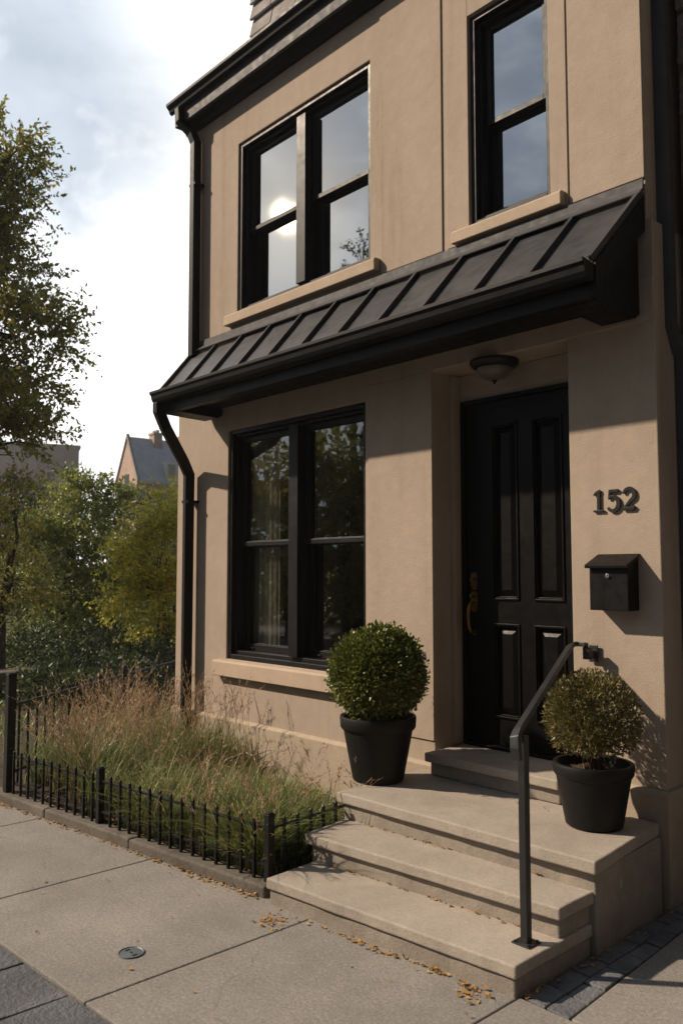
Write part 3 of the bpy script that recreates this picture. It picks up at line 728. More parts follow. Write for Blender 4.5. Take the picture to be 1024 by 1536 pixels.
# ------------------------------------------------------------------ fences
def vpost(b, x, y, z0, z1, w, cap=True):
    b.box(x - w / 2, x + w / 2, y - w / 2, y + w / 2, z0, z1)
    if cap: b.box(x - w / 2 - .004, x + w / 2 + .004, y - w / 2 - .004, y + w / 2 + .004, z1 + .0005, z1 + .008); b.box(x - w / 2 + .004, x + w / 2 - .004, y - w / 2 + .004, y + w / 2 - .004, z1 + .008, z1 + .016)
fe = thing('garden_fence', 'low black iron picket fence edging the grass bed', 'fence', (-3.6, 2.8, .07))
def fy(x): return ykerb(x) + .068
fx0, fx1 = -3.602, -6.30
for (x, w, zt) in ((fx0, .042, .405), (-5.17, .042, .41)):
    b = MB(); vpost(b, x, fy(x), .03, zt, w); b.build('post', 'iron', fe, bevel=.003)
b = MB(); vpost(b, -3.668, 3.515, .03, .36, .03); b.build('post', 'iron', fe, bevel=.003)
for z in (.335, .14):
    for xa, xb in ((fx1, -5.192), (-5.148, fx0 - .022)):
        b = MB(); b.hexa([(xa, fy(xa) - .008, z - .008), (xb, fy(xb) - .008, z - .008), (xb, fy(xb) + .008, z - .008), (xa, fy(xa) + .008, z - .008), (xa, fy(xa) - .008, z + .008), (xb, fy(xb) - .008, z + .008), (xb, fy(xb) + .008, z + .008), (xa, fy(xa) + .008, z + .008)]); b.build('rail', 'iron', fe, bevel=.002)
    b = MB(); b.tube([(fx0 - .002, fy(fx0) + .022, z), (-3.667, 3.499, z)], .007, 4, square=True); b.build('rail', 'iron', fe, bevel=.002)
pk = MB(); pk.box(-.008, .008, -.008, .008, .05, .372); pk.hexa([(-.008, -.008, .3725), (.008, -.008, .3725), (.008, .008, .3725), (-.008, .008, .3725), (-.001, -.001, .385), (.001, -.001, .385), (.001, .001, .385), (-.001, .001, .385)])
picket = pk.build('picket', 'iron', None, bevel=.0015)
spots = []
x = fx0 - .105
while x > fx1 + .03:
    if abs(x + 5.17) > .04: spots.append((x, fy(x)))
    x -= .1025
for k in range(1, 7): f = k / 7; spots.append((fx0 + (-3.667 - fx0) * f, fy(fx0) + (3.515 - fy(fx0)) * f))
for i, (x, y) in enumerate(spots):
    o = picket if i == 0 else picket.copy()
    if i: COL.objects.link(o)
    o.parent = fe; o.location = (x + 3.6, y - 2.8 - (.009 if i < len(spots) - 6 else 0), -.07 + random.uniform(-.004, .004)); o.rotation_euler = (0, 0, random.uniform(-.08, .08))
    if i >= len(spots) - 6: o.location.x += .008
tf = thing('tall_fence', 'tall black iron fence behind the dry grasses', 'fence', (-6.36, 2.45, .05))
A0, A1 = Vector((-6.36, fy(-6.36), 0)), Vector((-9.6, 6.9, 0)); dv = (A1 - A0); Lg = dv.length; dv.normalize()
for f in (0, 1.9, 3.8):
    b = MB(); p = A0 + dv * f; vpost(b, p.x, p.y, .0, .93 if f == 0 else .78, .062 if f == 0 else .045); b.build('post', 'iron', tf, bevel=.004)
for z in (.70, .20):
    b = MB(); b.tube([A0 + dv * .032 + Vector((0, 0, z)), A1 + Vector((0, 0, z))], .012, 4, square=True); b.build('rail', 'iron', tf, bevel=.002)
pk = MB(); pk.box(-.008, .008, -.008, .008, .06, .745); pk = pk.build('picket', 'iron', None, bevel=.002); k = 0; f = .15
while f < Lg:
    if min(abs(f - 1.9), abs(f - 3.8)) > .05:
        o = pk if k == 0 else pk.copy()
        if k: COL.objects.link(o)
        p = A0 + dv * f + Vector((-.011 * dv.y, .011 * dv.x, 0)) * 2; o.parent = tf; o.location = (p.x + 6.36, p.y - 2.45, -.05); k += 1
    f += .125

# ------------------------------------------------------------------ grasses
def inbed(n, x0, x1, y0=None, y1=4.13):
    x = rng.uniform(x0, x1, n); lo = np.array([ykerb(a) + .13 for a in x]) if y0 is None else np.full(n, y0)
    hi = np.where(x < -6.9, 5.2, y1); y = lo + (hi - lo) * rng.random(n)
    ok = ((x + 6.36) * dv.y - (y - A0.y) * dv.x > .06)
    return np.stack([x, y, np.full(n, .055)], 1)[ok]
# tufts: blades fan from tuft centres
def tufts(cent, per, spread):
    P = np.repeat(cent, per, 0); P[:, :2] += rng.normal(0, spread, (len(P), 2))
    P[:, 1] = np.where(P[:, 0] > -6.9, np.clip(P[:, 1], [ykerb(a) + .115 for a in P[:, 0]], 4.13), P[:, 1]); P[:, 0] = np.minimum(P[:, 0], np.where(P[:, 1] > 3.3, -3.74, -3.63)); return P
cent = np.concatenate([inbed(120, -7.4, -5.4), inbed(95, -5.4, -3.7), inbed(40, -5.0, -3.7, None, 3.5)])
per = 80; P = tufts(cent, per, .048)
th = rng.uniform(.26, .58, len(cent)); th = np.where(cent[:, 1] - np.array([ykerb(a) for a in cent[:, 0]]) < .55, th * 1.12, th); near = np.clip((cent[:, 1] - 3.35) / .6, 0, 1) * np.clip((cent[:, 0] + 5.7) / .5, 0, 1); th = th * (1 - .62 * near) * np.where(cent[:, 0] > -5.3, .82, 1)
Hb = np.repeat(th, per) * rng.uniform(.45, 1.08, len(P))
tag(blades('grass', P, Hb, rng.uniform(.25, 1.15, len(P)), .0088, 'grass', seg=5), None, None, kind='stuff')
n_ = 26000; q_ = np.stack([rng.uniform(-22, -7.0, n_), rng.uniform(2.4, 15, n_), np.full(n_, .05)], 1)
q_ = q_[((q_[:, 0] + 6.36) * dv.y - (q_[:, 1] - A0.y) * dv.x < -.05) & (q_[:, 1] > ykerb(q_[:, 0]) + .3)]
tag(blades('lawn_grass', q_, rng.uniform(.07, .20, len(q_)), rng.uniform(.3, 1.1, len(q_)), .016, 'grass', seg=3), None, None, kind='stuff')
def plumes(cent, per, spread, h0, h1, lean, name):
    P = tufts(cent, per, spread); n = len(P); Hh = rng.uniform(h0, h1, n)
    a = rng.uniform(0, 2 * np.pi, n); ln = rng.uniform(*lean, n)
    seg = 6; rows = []; w = .0036
    dirv = np.stack([np.cos(a), np.sin(a), np.zeros(n)], 1); side = np.stack([-np.sin(a), np.cos(a), np.zeros(n)], 1)
    def pt(t): 
        c = P + dirv * (ln * Hh * t ** 2)[:, None]; c = c.copy(); c[:, 2] += Hh * (t - .3 * ln * t ** 3); return c
    for k in range(seg + 1):
        t = k / seg; c = pt(t); ww = w * (1 - .6 * t); rows += [c + side * ww / 2, c - side * ww / 2]
    V1 = np.stack(rows, 1).reshape(-1, 3); m = 2 * (seg + 1); i = np.arange(n)[:, None] * m
    F1 = np.concatenate([i + [2 * k, 2 * k + 1, 2 * k + 3, 2 * k + 2] for k in range(seg)], 1).reshape(-1)
    # seed heads: short hairs along the top third
    hairs = 15; Vs = [V1]; Fs = [F1]; off = len(V1)
    for k in range(hairs):
        t = .66 + .36 * k / hairs; c = pt(t); d2 = pt(t + .05) - pt(t); d2 /= np.linalg.norm(d2, axis=1, keepdims=True)
        g = d2 + unit(n) * .55; L = rng.uniform(.018, .042, n)[:, None]; sd = np.cross(g, unit(n)); sd /= np.linalg.norm(sd, axis=1, keepdims=True)
        q = np.stack([c - sd * .0008, c + g * L * .5 + sd * .003, c + g * L, c + g * L * .5 - sd * .003], 1).reshape(-1, 3)
        Vs.append(q); Fs.append((off + np.arange(n)[:, None] * 4 + [0, 1, 2, 3]).reshape(-1)); off += len(q)
    return rawmesh(name, np.concatenate(Vs), np.concatenate(Fs), 4, 'plume')
cl = np.concatenate([inbed(26, -7.6, -5.3), inbed(16, -7.3, -5.9)])
tag(plumes(cl, 17, .07, .50, .92, (.08, .6), 'dry_grass'), None, None, kind='stuff')
cl = np.concatenate([inbed(12, -5.3, -3.75, None, 3.75), inbed(8, -4.4, -3.75, None, 3.5)])
tag(plumes(cl, 8, .06, .32, .58, (.15, .75), 'dry_grass'), None, None, kind='stuff')
# dead straw blades mixed low
P = tufts(np.concatenate([inbed(34, -7.4, -5.3), inbed(20, -5.3, -3.7, None, 3.6)]), 22, .06)
tag(blades('dry_grass', P, rng.uniform(.2, .5, len(P)), rng.uniform(.3, 1.1, len(P)), .004, 'plume'), None, None, kind='stuff')

# ------------------------------------------------------------------ fallen leaves
P = []
def drop(n, fn, z):
    for _ in range(n): x, y = fn(); P.append((x, y, z + random.uniform(.001, .008)))
def alongk(): 
    x = -3.57 - 4.5 * random.random() ** 1.2; return x, ykerb(x) - abs(random.gauss(0, .022)) - .006
drop(420, alongk, 0)
def alongs():
    x = random.uniform(-3.45, -2.3); x = x if random.random() < .4 else random.gauss(-2.62, .22); x = min(max(x, -3.5), -2.1)
    return x, 2.70 + (x + 3.5) * .0955 - .008 - abs(random.gauss(0, .02))
drop(85, alongs, 0)
def inb():
    x = random.uniform(-6.2, -3.65); return x, ykerb(x) + .11 + abs(random.gauss(0, .08))
drop(360, inb, .06)
drop(26, lambda: (random.uniform(-6, -2), random.uniform(1.7, 2.75)), 0)
drop(45, lambda: (random.gauss(-3.30, .05), random.gauss(2.585, .03)), 0)
drop(40, lambda: (random.gauss(-2.22, .05), random.gauss(2.76, .03)), 0)
drop(60, lambda: (-2.05 + abs(random.gauss(0, .04)), random.uniform(2.9, 4.3)), .002)
drop(45, lambda: (lambda x: (x, 3.045 + (x + 3.55) * .09 - abs(random.gauss(0, .006))))(random.uniform(-3.4, -2.2)), .131)
drop(45, lambda: (lambda x: (x, 3.365 + (x + 3.63) * .05 - abs(random.gauss(0, .006))))(random.uniform(-3.45, -2.3)), .271)
drop(14, lambda: (random.uniform(-3.3, -2.5), random.uniform(3.9, 4.03)), .421)
P = np.array(P); n = len(P); D = unit(n); D[:, 2] *= .25; U = unit(n) * .35 + [0, 0, 1]
big = rng.uniform(.010, .030, n); mk = (P[:, 0] > -2.95) & (P[:, 0] < -2.2) & (P[:, 1] < 2.85) & (P[:, 2] < .02); big[mk] *= 1.15
tag(leaves('fallen_leaves', P, D, U, big, 'litter', None, .7, .5), None, None, kind='stuff')

# ------------------------------------------------------------------ trees
def tree(name, label, base, h_trunk, r0, lobes, nspray, per, size, mat, group, twig=.28, lean=(0, 0), droop=.15):
    """trunk with limbs into each lobe; leaf sprays on twigs scattered through the lobes' outer volume"""
    t = thing(name, label, 'tree', base, group); bx, by, bz = base
    b = MB(); fork = Vector((bx + lean[0] * .5, by + lean[1] * .5, bz + h_trunk))
    b.tube([(bx, by, bz - .1), (bx + lean[0] * .2, by + lean[1] * .2, bz + h_trunk * .5), fork], [r0 * 1.25, r0, r0 * .8], 9)
    for (c, r) in lobes:
        c = Vector(c); m1 = fork.lerp(c, .5) + Vector((random.uniform(-.2, .2), random.uniform(-.2, .2), .15)); b.tube([fork, m1, c], [r0 * .55, r0 * .33, r0 * .12], 6)
        for _ in range(9):
            q = c + Vector(unit(1)[0] * np.array(r)) * .85; s = m1.lerp(c, random.uniform(.2, 1)); b.tube([s, s.lerp(q, .55) + Vector((0, 0, .08)), q], [r0 * .14, r0 * .09, r0 * .03], 4)
    b.build('trunk', 'bark', t, smooth=True)
    vol = np.array([np.prod(r) ** (2 / 3) for _, r in lobes]); cnt = (vol / vol.sum() * nspray).astype(int); Ps, Ds = [], []
    for (c, r), k in zip(lobes, cnt):
        r = np.array(r); ncl = max(10, int(16 * (np.prod(r) ** (1 / 3) / .7)))
        cd = unit(ncl); cd[:, 2] = np.where(cd[:, 2] < -.5, -cd[:, 2], cd[:, 2]); cc = cd * (.62 + .36 * rng.random((ncl, 1))); cr = rng.uniform(.20, .40, ncl)
        q = rng.integers(0, ncl, k); d = unit(k); loc = cc[q] + d * (cr[q] * rng.random(k) ** .45)[:, None] * [1.15, 1.15, .75]
        fill = rng.random(k) < .16; d2 = unit(k); loc = np.where(fill[:, None], d2 * rng.random((k, 1)) ** .4 * .95, loc)
        o = np.array(c) + loc * r; gd = d * .6 + cd[q] * .7 + unit(k) * .5 + [0, 0, .12]; gd /= np.linalg.norm(gd, axis=1, keepdims=True)
        L = twig * rng.uniform(.6, 1.3, (k, 1))
        for j in range(per):
            f = (j + rng.random((k, 1))) / per
            p = o + gd * L * f; p[:, 2] -= (droop * L * f ** 2)[:, 0]
            Ps.append(p); Ds.append(gd * .6 + unit(k) * .8 + [0, 0, -.15])
    P = np.concatenate(Ps); D = np.concatenate(Ds)
    leaves('crown', P, D, unit(len(P)) + [0, 0, .8], size * rng.uniform(.6, 1.25, len(P)), mat, t, .55, .25)
    return t
def L3(px, py, d):   # point at depth d seen at an image position, used once here to set crown centres
    x, y = along(px, d); return (x, y, 1.7 + (859 - py) / 1247 * d)
dt = 12.5
big = [(L3(-190, 330, dt), (1.7, 1.7, 1.5)), (L3(-40, 290, dt), (.75, .9, .75)), (L3(-60, 400, dt + .4), (1.0, 1.0, .8)), (L3(10, 490, dt - .3), (.95, .9, .50)), (L3(-20, 590, dt), (1.15, 1.0, .55)), (L3(-150, 560, dt), (1.5, 1.5, 1.1)), (L3(0, 660, dt + .3), (.75, .7, .34)), (L3(-10, 215, dt), (.42, .45, .42))]
x, y = along(-190, dt)
tree('street_tree', 'large leafy tree at the left edge spreading against the white sky', (x, y, 0), 2.4, .17, big, 4700, 16, .088, 'leaf_street', 'trees beyond the house', .50, droop=.1)
def smalltree(label, px, d, lobes, nspray, mat, size=.075, per=14, r0=.07, ht=1.3):
    x, y = along(px, d); tree('garden_tree', label, (x, y, 0), ht, r0, [(L3(a, c, d + e), r) for a, c, e, r in lobes], nspray, per, size, mat, 'trees beyond the house', .34)
smalltree('bushy dark green tree with a slim dark trunk in the middle of the garden', 97, 16, [(105, 790, 0, (.8, .8, .8)), (150, 760, .2, (.6, .6, .55)), (70, 840, -.3, (.6, .7, .7)), (160, 860, .3, (.7, .7, .7)), (110, 900, 0, (1.0, .9, .8)), (125, 735, 0, (.42, .4, .3)), (110, 960, .2, (1.1, .9, .6)), (175, 940, .2, (.8, .8, .8))], 2700, 'leaf_green')
smalltree('yellow-green tree close beside the house corner', 250, 13, [(262, 775, 0, (.40, .5, .36)), (225, 845, 0, (.5, .5, .5)), (275, 820, .2, (.6, .6, .6)), (215, 900, -.2, (.55, .5, .5)), (265, 920, 0, (.6, .6, .6)), (190, 850, .1, (.28, .3, .26)), (235, 980, .2, (.7, .6, .5))], 1700, 'leaf_yellow', .06)
smalltree('olive tree with turning leaves low at the left edge', 5, 11.5, [(-10, 800, 0, (.6, .6, .6)), (20, 870, 0, (.5, .5, .5)), (-20, 930, 0, (.6, .6, .5)), (15, 740, 0, (.32, .3, .26))], 720, 'leaf_olive', .058)
smalltree('dark broad tree behind the others at the garden end', 190, 21, [(185, 800, 0, (1.0, 1, 1.0)), (225, 880, 0, (1.2, 1, 1.1)), (150, 920, 0, (1.2, 1, 1))], 900, 'leaf_dark', .10)
smalltree('dark shrubby tree behind the olive tree', 45, 20, [(40, 800, 0, (.9, 1, .9)), (20, 900, 0, (1.3, 1, 1.0)), (80, 930, 0, (1.0, 1, 1))], 800, 'leaf_dark', .10)
for i, (px, d, lab, h) in enumerate([(150, 12.5, 'low dark shrub right of the slim garden trunk', .85), (60, 13.5, 'low dark shrub just left of the slim trunk, by the block wall', .8), (200, 10.6, 'low dark shrub behind the tall fence, nearest the camera', .62), (255, 11.4, 'low dark shrub beside the house corner', .72), (110, 10.8, 'low dark shrub behind the tall fence, below the slim trunk', .5), (235, 14.5, 'low dark shrub at the back under the yellow-green tree', 1.0)]):
    x, y = along(px, d); t = thing('garden_shrub', lab, 'shrub', (x, y, 0), 'shrubs under the garden trees')
    k = 4200; dd = unit(k); dd[:, 2] = np.abs(dd[:, 2]); Pp = np.array((x, y, .03)) + dd * np.array([.80, .80, h]) * (.5 + .55 * rng.random((k, 1)) ** .6) * (1 + .15 * np.sin(dd @ rng.normal(0, 6, 3)))[:, None]; leaves('foliage', Pp, dd + unit(k), unit(k) + [0, 0, .6], .075 * rng.uniform(.6, 1.2, k), 'leaf_dark', t)
    b = MB()
    for q in range(7): e = Vector((x, y, .0)) + Vector((random.uniform(-.5, .5), random.uniform(-.5, .5), random.uniform(.6, .9) * h)); b.tube([(x, y, 0), e], [.02, .006], 5)
    b.build('stem', 'bark', t)
# low dry-stone wall at the garden end
b = MB(); x0, y0 = along(-90, 10.2); x1, y1 = along(62, 11.2); dwx, dwy = x1 - x0, y1 - y0; Lw = math.hypot(dwx, dwy); dwx /= Lw; dwy /= Lw
z = 0
for r in range(3):
    u = random.uniform(-.2, 0); hh = random.uniform(.11, .16)
    while u < Lw:
        w = random.uniform(.3, .6); o = random.uniform(-.03, .03); f = lambda u_, v_: (x0 + dwx * u_ - dwy * v_, y0 + dwy * u_ + dwx * v_)
        p = [f(u + .01, o), f(u + w - .01, o), f(u + w - .01, .4), f(u + .01, .4)]; b.hexa([(*q, z + .006) for q in p] + [(*q, z + hh) for q in p]); u += w
    z += hh
tag(b.build('stone_wall', 'kerb', bevel=.02), 'low grey block wall in the garden shade at the left edge', 'wall')
# trees across the street: seen mirrored in the window panes
def mir(px, py, d):
    x, y = along(px, d); return (x, 8.4 - y, 1.7 + (859 - py) / 1247 * d)
for i, (px, d, top, w, lab) in enumerate([(330, 25, 668, 2.6, 'wide street tree mirrored in the left ground-floor sash'), (420, 23, 655, 2.3, 'street tree mirrored in the middle of the ground-floor window'), (505, 24, 640, 2.4, 'street tree mirrored in the right ground-floor sash'), (600, 25, 655, 2.6, 'street tree mirrored beside the ground-floor window'), (700, 24, 690, 2.6, 'street tree mirrored toward the front door'), (240, 26, 700, 2.8, 'street tree mirrored toward the house corner')]):
    x, y, _ = mir(px, 859, d); zt = 1.7 + (859 - top) / 1247 * d
    tree('street_tree', lab, (x, y, 0), 1.6, .14, [((x, y, zt - 1.3), (w * .75, w * .7, 1.3)), ((x + .9, y + .4, zt - 2.5), (w * .7, w * .7, 1.4)), ((x - .9, y - .2, zt - 2.6), (w * .7, w * .7, 1.5)), ((x, y, 1.2), (w * .9, w * .8, 1.3))], 950, 13, .15, 'leaf_olive' if i % 2 else 'leaf_street', 'street trees across the road', .5)
k = 9000; t = thing('hedge', 'clipped hedge across the road, mirrored low in the ground-floor window', 'hedge', (-13, -10.3, 0))
Pp = np.stack([rng.uniform(-26, 2, k), -10.3 + rng.uniform(-.6, .6, k), rng.uniform(.02, 2.3, k)], 1); leaves('foliage', Pp, unit(k), unit(k), .22 * rng.uniform(.7, 1.2, k), 'leaf_dark', t, .8)
b = MB()
for q in range(40): b.tube([(-25.5 + q * .69, -10.3, -.03), (-25.5 + q * .69 + random.uniform(-.2, .2), -10.3, 1.7)], [.04, .015], 5)
b.build('stem', 'bark', t)
x, y, _ = mir(522, 859, 26)
tree('street_tree', 'tall sparse street tree mirrored in the upper right sash', (x, y, 0), 7.9, .15, [((x, y, 10.3), (.75, .75, .9)), ((x + .3, y, 11.5), (.5, .5, .7)), ((x - .35, y, 11.1), (.4, .4, .5)), ((x + .2, y - .2, 12.4), (.22, .22, .4))], 120, 10, .13, 'leaf_dark', 'street trees across the road', .5)

# ------------------------------------------------------------------ neighbouring and distant buildings
nb = thing('stone_building', 'dark rough-stone neighbouring building at the right edge', 'building', (0, 4.5, 0))
b = MB(); b.box(-2.05, 5.0, 4.52, 11, -.05, 9.0); b.build('wall', 'stone', nb)
b = MB(); z = 0.0
while z < 8.9:
    h = random.uniform(.24, .36); x = -2.05 - random.uniform(0, .4)
    while x < 4.9:
        w = random.uniform(.35, .75); a = max(x, -2.05); q = lambda: random.uniform(-.03, .02)
        if x + w - a > .1:
            b.hexa([(a + .012, 4.49 + q(), z + .012), (x + w - .012, 4.49 + q(), z + .012), (x + w - .012, 4.53, z + .012), (a + .012, 4.53, z + .012), (a + .012, 4.49 + q(), z + h - .012), (x + w - .012, 4.49 + q(), z + h - .012), (x + w - .012, 4.53, z + h - .012), (a + .012, 4.53, z + h - .012)])
        x += w
    z += h
b.build('masonry', 'stone', nb, bevel=.02)
# distant: local frame u (to the right in view), v (away)
ax = Vector((.6778, .7352, 0)); vx = Vector((-.7352, .6778, 0))
class Far:
    def __init__(s, px, d, rot): x, y = along(px, d); s.o = Vector((x, y, 0)); s.u = (ax * math.cos(rot) + vx * math.sin(rot)); s.v = (vx * math.cos(rot) - ax * math.sin(rot))
    def __call__(s, u, v, z): p = s.o + s.u * u + s.v * v; return (p.x, p.y, z)
    def box(s, b, u0, u1, v0, v1, z0, z1): return b.hexa([s(u0, v0, z0), s(u1, v0, z0), s(u1, v1, z0), s(u0, v1, z0), s(u0, v0, z1), s(u1, v0, z1), s(u1, v1, z1), s(u0, v1, z1)])
# grey flat-roofed block
F = Far(115, 60, R(22)); t = thing('apartment_block', 'plain grey flat-roofed block far behind the trees at left', 'building', F(0, 0, 0))
b = MB(); F.box(b, -16, 0, 0, 12, 0, 10.7); b.build('wall', 'concrete', t)
b = MB(); F.box(b, -16.1, .1, -.1, 12.1, 10.701, 10.95); b.build('parapet', 'concrete', t)
for u in (-1.9, -4.6, -7.3):
    b = MB(); F.box(b, u - .35, u + .35, -.06, .02, 7.6, 9.0); w = b.build('window', 'white', t)
    b = MB(); F.box(b, u - .28, u - .02, -.08, -.061, 7.7, 8.9); F.box(b, u + .02, u + .28, -.08, -.061, 7.7, 8.9); b.build('pane', 'pane_low', w)
# lower brick row in front of it
F = Far(95, 48, R(22)); t = thing('brick_row', 'low red-brown brick building in front of the grey block', 'building', F(0, 0, 0))
b = MB(); F.box(b, -14, 0, 0, 8, 0, 6.6); b.build('wall', 'brick', t)
b = MB(); F.box(b, -14.15, .15, -.15, 8.1, 6.601, 6.85); b.build('cornice', 'concrete', t)
for u in (-1.6, -3.8, -6):
    b = MB(); F.box(b, u - .4, u + .4, -.05, .02, 3.9, 5.6); w = b.build('window', 'white', t); b = MB(); F.box(b, u - .32, u + .32, -.07, -.051, 4.0, 5.5); b.build('pane', 'pane_low', w)
# gabled brick house with slate roof
F = Far(188, 80, R(28)); t = thing('gabled_house', 'brick gabled house with steep slate roof and chimneys in the distance', 'house', F(0, 0, 0))
zE, zP = 10.6, 14.6
b = MB()
def gable(u0, u1, v0, v1, ze, zp, b, th=0):
    c = (u0 + u1) / 2
    pr = [(u0, -1), (u1, -1), (u1, ze), (c, zp), (u0, ze)]
    lo = [b.bm.verts.new(F(u, v0, z)) for u, z in pr]; hi = [b.bm.verts.new(F(u, v1, z)) for u, z in pr]; n = len(pr)
    b.bm.faces.new(lo); b.bm.faces.new(hi[::-1])
    for i in range(n): b.bm.faces.new((lo[i], lo[(i + 1) % n], hi[(i + 1) % n], hi[i]))
# body: gable end faces the viewer-left; ridge runs to the right and away
b = MB()
gw = 2.15
def gpt(s_, r_, z): return F(s_ , r_, z)
pr = [(-gw, 0), (gw, 0), (gw, zE), (0, zP), (-gw, zE)]
def gprism(b, pr, r0, r1):
    lo = [b.bm.verts.new(gpt(s_, r0, z)) for s_, z in pr]; hi = [b.bm.verts.new(gpt(s_, r1, z)) for s_, z in pr]; n = len(pr)
    b.bm.faces.new(lo); b.bm.faces.new(hi[::-1])
    for i in range(n): b.bm.faces.new((lo[i], lo[(i + 1) % n], hi[(i + 1) % n], hi[i]))
F = Far(188, 80, R(-50)) ; gprism(b, pr, 0, 9); b.build('wall', 'brick', t)
b = MB(); k = .12
for sgn in (-1, 1):
    pr2 = [(sgn * (gw + .25), zE - .35), (0, zP + .12), (0, zP + .34), (sgn * (gw + .25), zE - .12)]; gprism(b, pr2, .18, 9.1)
b.build('roof', 'slate', t)
b = MB()
for sgn in (-1, 1): gprism(b, [(sgn * (gw + .3), zE - .3), (0, zP + .25), (0, zP + .6), (sgn * (gw + .3), zE + .05)], -.12, .17)
b.build('gable_coping', 'shingle', t)
for r in (3.0, 6.2):
    b = MB(); F.box(b, -.55, .55, r - .45, r + .45, zP - .6, zP + .75); F.box(b, -.65, .65, r - .55, r + .55, zP + .751, zP + .95)
    for s_ in (-.3, .3): F.box(b, s_ - .14, s_ + .14, r - .15, r + .15, zP + .951, zP + 1.25)
    b.build('chimney', 'brick', t)
for r in (3.6, 6.6):
    b = MB(); F.box(b, gw - 1.6, gw + .15, r - .55, r + .55, zE - .2, zE + 1.9); w = b.build('dormer', 'white', t)
    b = MB(); F.box(b, gw + .151, gw + .18, r - .38, r + .38, zE + .2, zE + 1.65); b.build('pane', 'pane_low', w)
b = MB(); F.box(b, -.45, .45, -.05, .02, 9.5, 11.2); w = b.build('window', 'black', t)

hz = MB(); hz.box(-140, 60, -60, 120, -1.8, 22); hb = hz.build('haze', None or bpy.data.materials.new('haze')); tag(hb, None, None, kind='stuff')
hm = hb.data.materials[0]; hm.use_nodes = True; hn = hm.node_tree; hn.nodes.remove(hn.nodes['Principled BSDF'])
pv = hn.nodes.new('ShaderNodeVolumePrincipled'); pv.inputs['Density'].default_value = .0007; pv.inputs['Color'].default_value = (.95, .95, .97, 1); pv.inputs['Anisotropy'].default_value = .35
hn.links.new(pv.outputs[0], hn.nodes['Material Output'].inputs['Volume'])

# ------------------------------------------------------------------ light, sky, camera
sd = Vector((-1.2, -1.0, 1.15)).normalized(); el = math.asin(sd.z); az = math.atan2(sd.x, sd.y)
sun = bpy.data.lights.new('sun', 'SUN'); sun.energy = 5.0; sun.angle = R(1.2); sun.color = (1, .82, .635)
so = bpy.data.objects.new('sun', sun); COL.objects.link(so); so.rotation_euler = (-sd).to_track_quat('-Z', 'Y').to_euler()
W = bpy.data.worlds.new('World'); S.world = W; W.use_nodes = True; nt = W.node_tree; bg = nt.nodes['Background']
sky = N(nt, 'ShaderNodeTexSky', sky_type='NISHITA'); sky.sun_disc = False; sky.sun_elevation = el; sky.sun_rotation = az; sky.air_density = 1.2; sky.dust_density = 2.5
tc = N(nt, 'ShaderNodeTexCoord').outputs['Generated']
skyc = mix(nt, 1, sky.outputs[0], (.06, .06, .06), 'MULTIPLY')
# cloud deck: white sheet with grey-blue breaks
mp = N(nt, 'ShaderNodeMapping'); mp.inputs['Scale'].default_value = (1, 1, 2.2); mp.inputs['Location'].default_value = (.35, .1, .0); nt.links.new(tc, mp.inputs[0])
cf = noise(nt, mp.outputs[0], 3.4, 7, .58)
def dotdir(v):
    n = N(nt, 'ShaderNodeVectorMath', operation='DOT_PRODUCT'); nt.links.new(tc, n.inputs[0]); n.inputs[1].default_value = Vector(v).normalized(); return n.outputs['Value']
cloudc = ramp(nt, cf, [(.38, (.34, .40, .48)), (.48, (.62, .67, .73)), (.57, (1.05, 1.04, 1.02))])
# the deck is thin and bright toward the sun's side of the sky, heavy and dull on the other side
sidef = ramp(nt, math_(nt, 'MULTIPLY_ADD', dotdir((-.88, .34, .32)), .5), [(.0, (.03, .034, .04)), (.30, (.06, .067, .08)), (.55, (.27, .325, .39)), (.70, (.46, .52, .59)), (.80, (.52, .56, .60)), (.93, (1, 1, 1))])
cloudc = mix(nt, 1, cloudc, sidef, 'MULTIPLY')
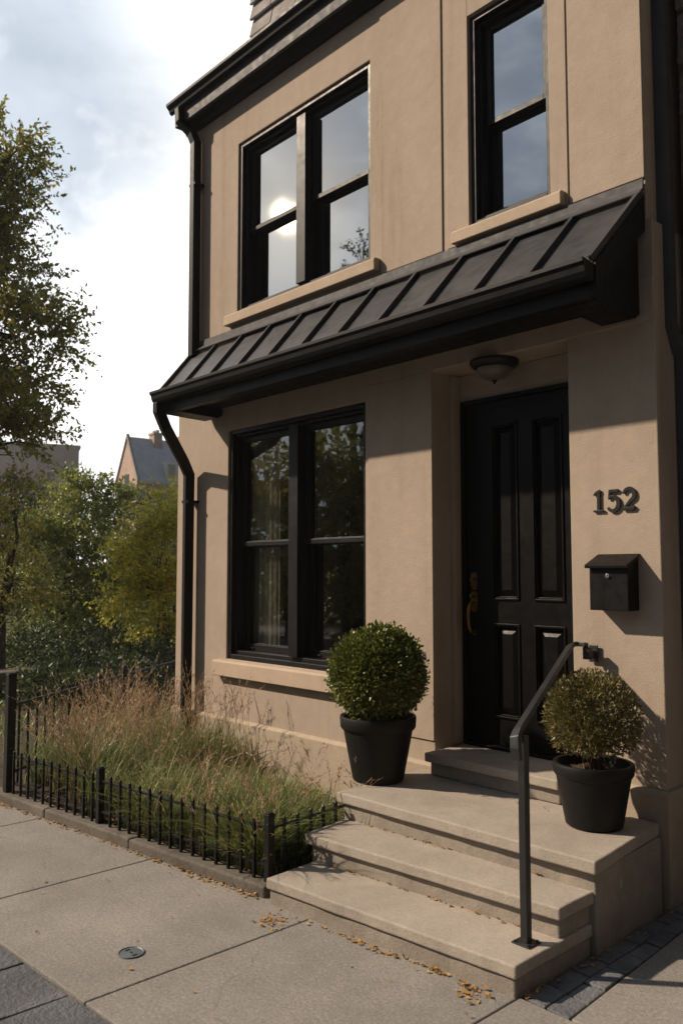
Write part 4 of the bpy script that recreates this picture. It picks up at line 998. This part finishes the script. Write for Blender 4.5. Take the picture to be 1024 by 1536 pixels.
# open bright veil low over the garden side, with one blue-grey bank above the tree
vr = ramp(nt, dotdir((-.86, .46, .26)), [(.66, (0, 0, 0)), (.88, (1, 1, 1))])
cloudc = mix(nt, vr, cloudc, (1.25, 1.25, 1.25))
bank = math_(nt, 'MULTIPLY', ramp(nt, dotdir((-.845, .235, .48)), [(.960, (0, 0, 0)), (.988, (1, 1, 1))]), ramp(nt, noise(nt, tc, 4.5, 6, .55), [(.36, (0, 0, 0)), (.54, (1, 1, 1))]))
cloudc = mix(nt, bank, cloudc, (.56, .63, .71))
gl = dotdir((-.7135, -.5735, .4025))  # added bright sky spot, lower than the sun lamp, to make the pane glint
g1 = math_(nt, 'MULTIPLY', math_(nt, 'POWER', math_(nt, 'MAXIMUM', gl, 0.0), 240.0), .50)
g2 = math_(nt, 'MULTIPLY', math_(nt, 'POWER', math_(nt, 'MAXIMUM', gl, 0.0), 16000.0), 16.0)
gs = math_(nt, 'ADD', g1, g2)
cm = ramp(nt, cf, [(.30, (.62, .62, .62)), (.55, (1, 1, 1))])
skyc = mix(nt, 1, skyc, sidef, 'MULTIPLY')
full = mix(nt, cm, skyc, cloudc)
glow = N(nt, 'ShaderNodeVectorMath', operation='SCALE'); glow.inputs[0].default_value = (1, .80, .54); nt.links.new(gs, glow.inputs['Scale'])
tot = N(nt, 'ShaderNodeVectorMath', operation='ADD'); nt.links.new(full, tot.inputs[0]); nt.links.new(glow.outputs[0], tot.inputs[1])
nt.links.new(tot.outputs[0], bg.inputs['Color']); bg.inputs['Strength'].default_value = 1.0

cam = bpy.data.cameras.new('camera'); co = bpy.data.objects.new('camera', cam); COL.objects.link(co); S.camera = co
cam.sensor_fit = 'VERTICAL'; cam.sensor_height = 36; cam.lens = 1244 / 1536 * 36; cam.clip_start = .05; cam.clip_end = 1500
yaw = math.atan2(1150, math.hypot(1244, 91)); pit = math.atan2(91, 1244)
fw = Vector((-math.cos(yaw) * math.cos(pit), math.sin(yaw) * math.cos(pit), math.sin(pit)))
co.location = (0, 0, 1.7); co.rotation_euler = fw.to_track_quat('-Z', 'Y').to_euler()
cam.dof.use_dof = True; cam.dof.focus_distance = 5.3; cam.dof.aperture_fstop = 3.2
S.view_settings.view_transform = 'Standard'; S.view_settings.look = 'None'; S.view_settings.exposure = .32; S.view_settings.gamma = 1
S.render.engine = 'CYCLES'; S.cycles.use_denoising = True; S.cycles.max_bounces = 8; S.cycles.transparent_max_bounces = 12
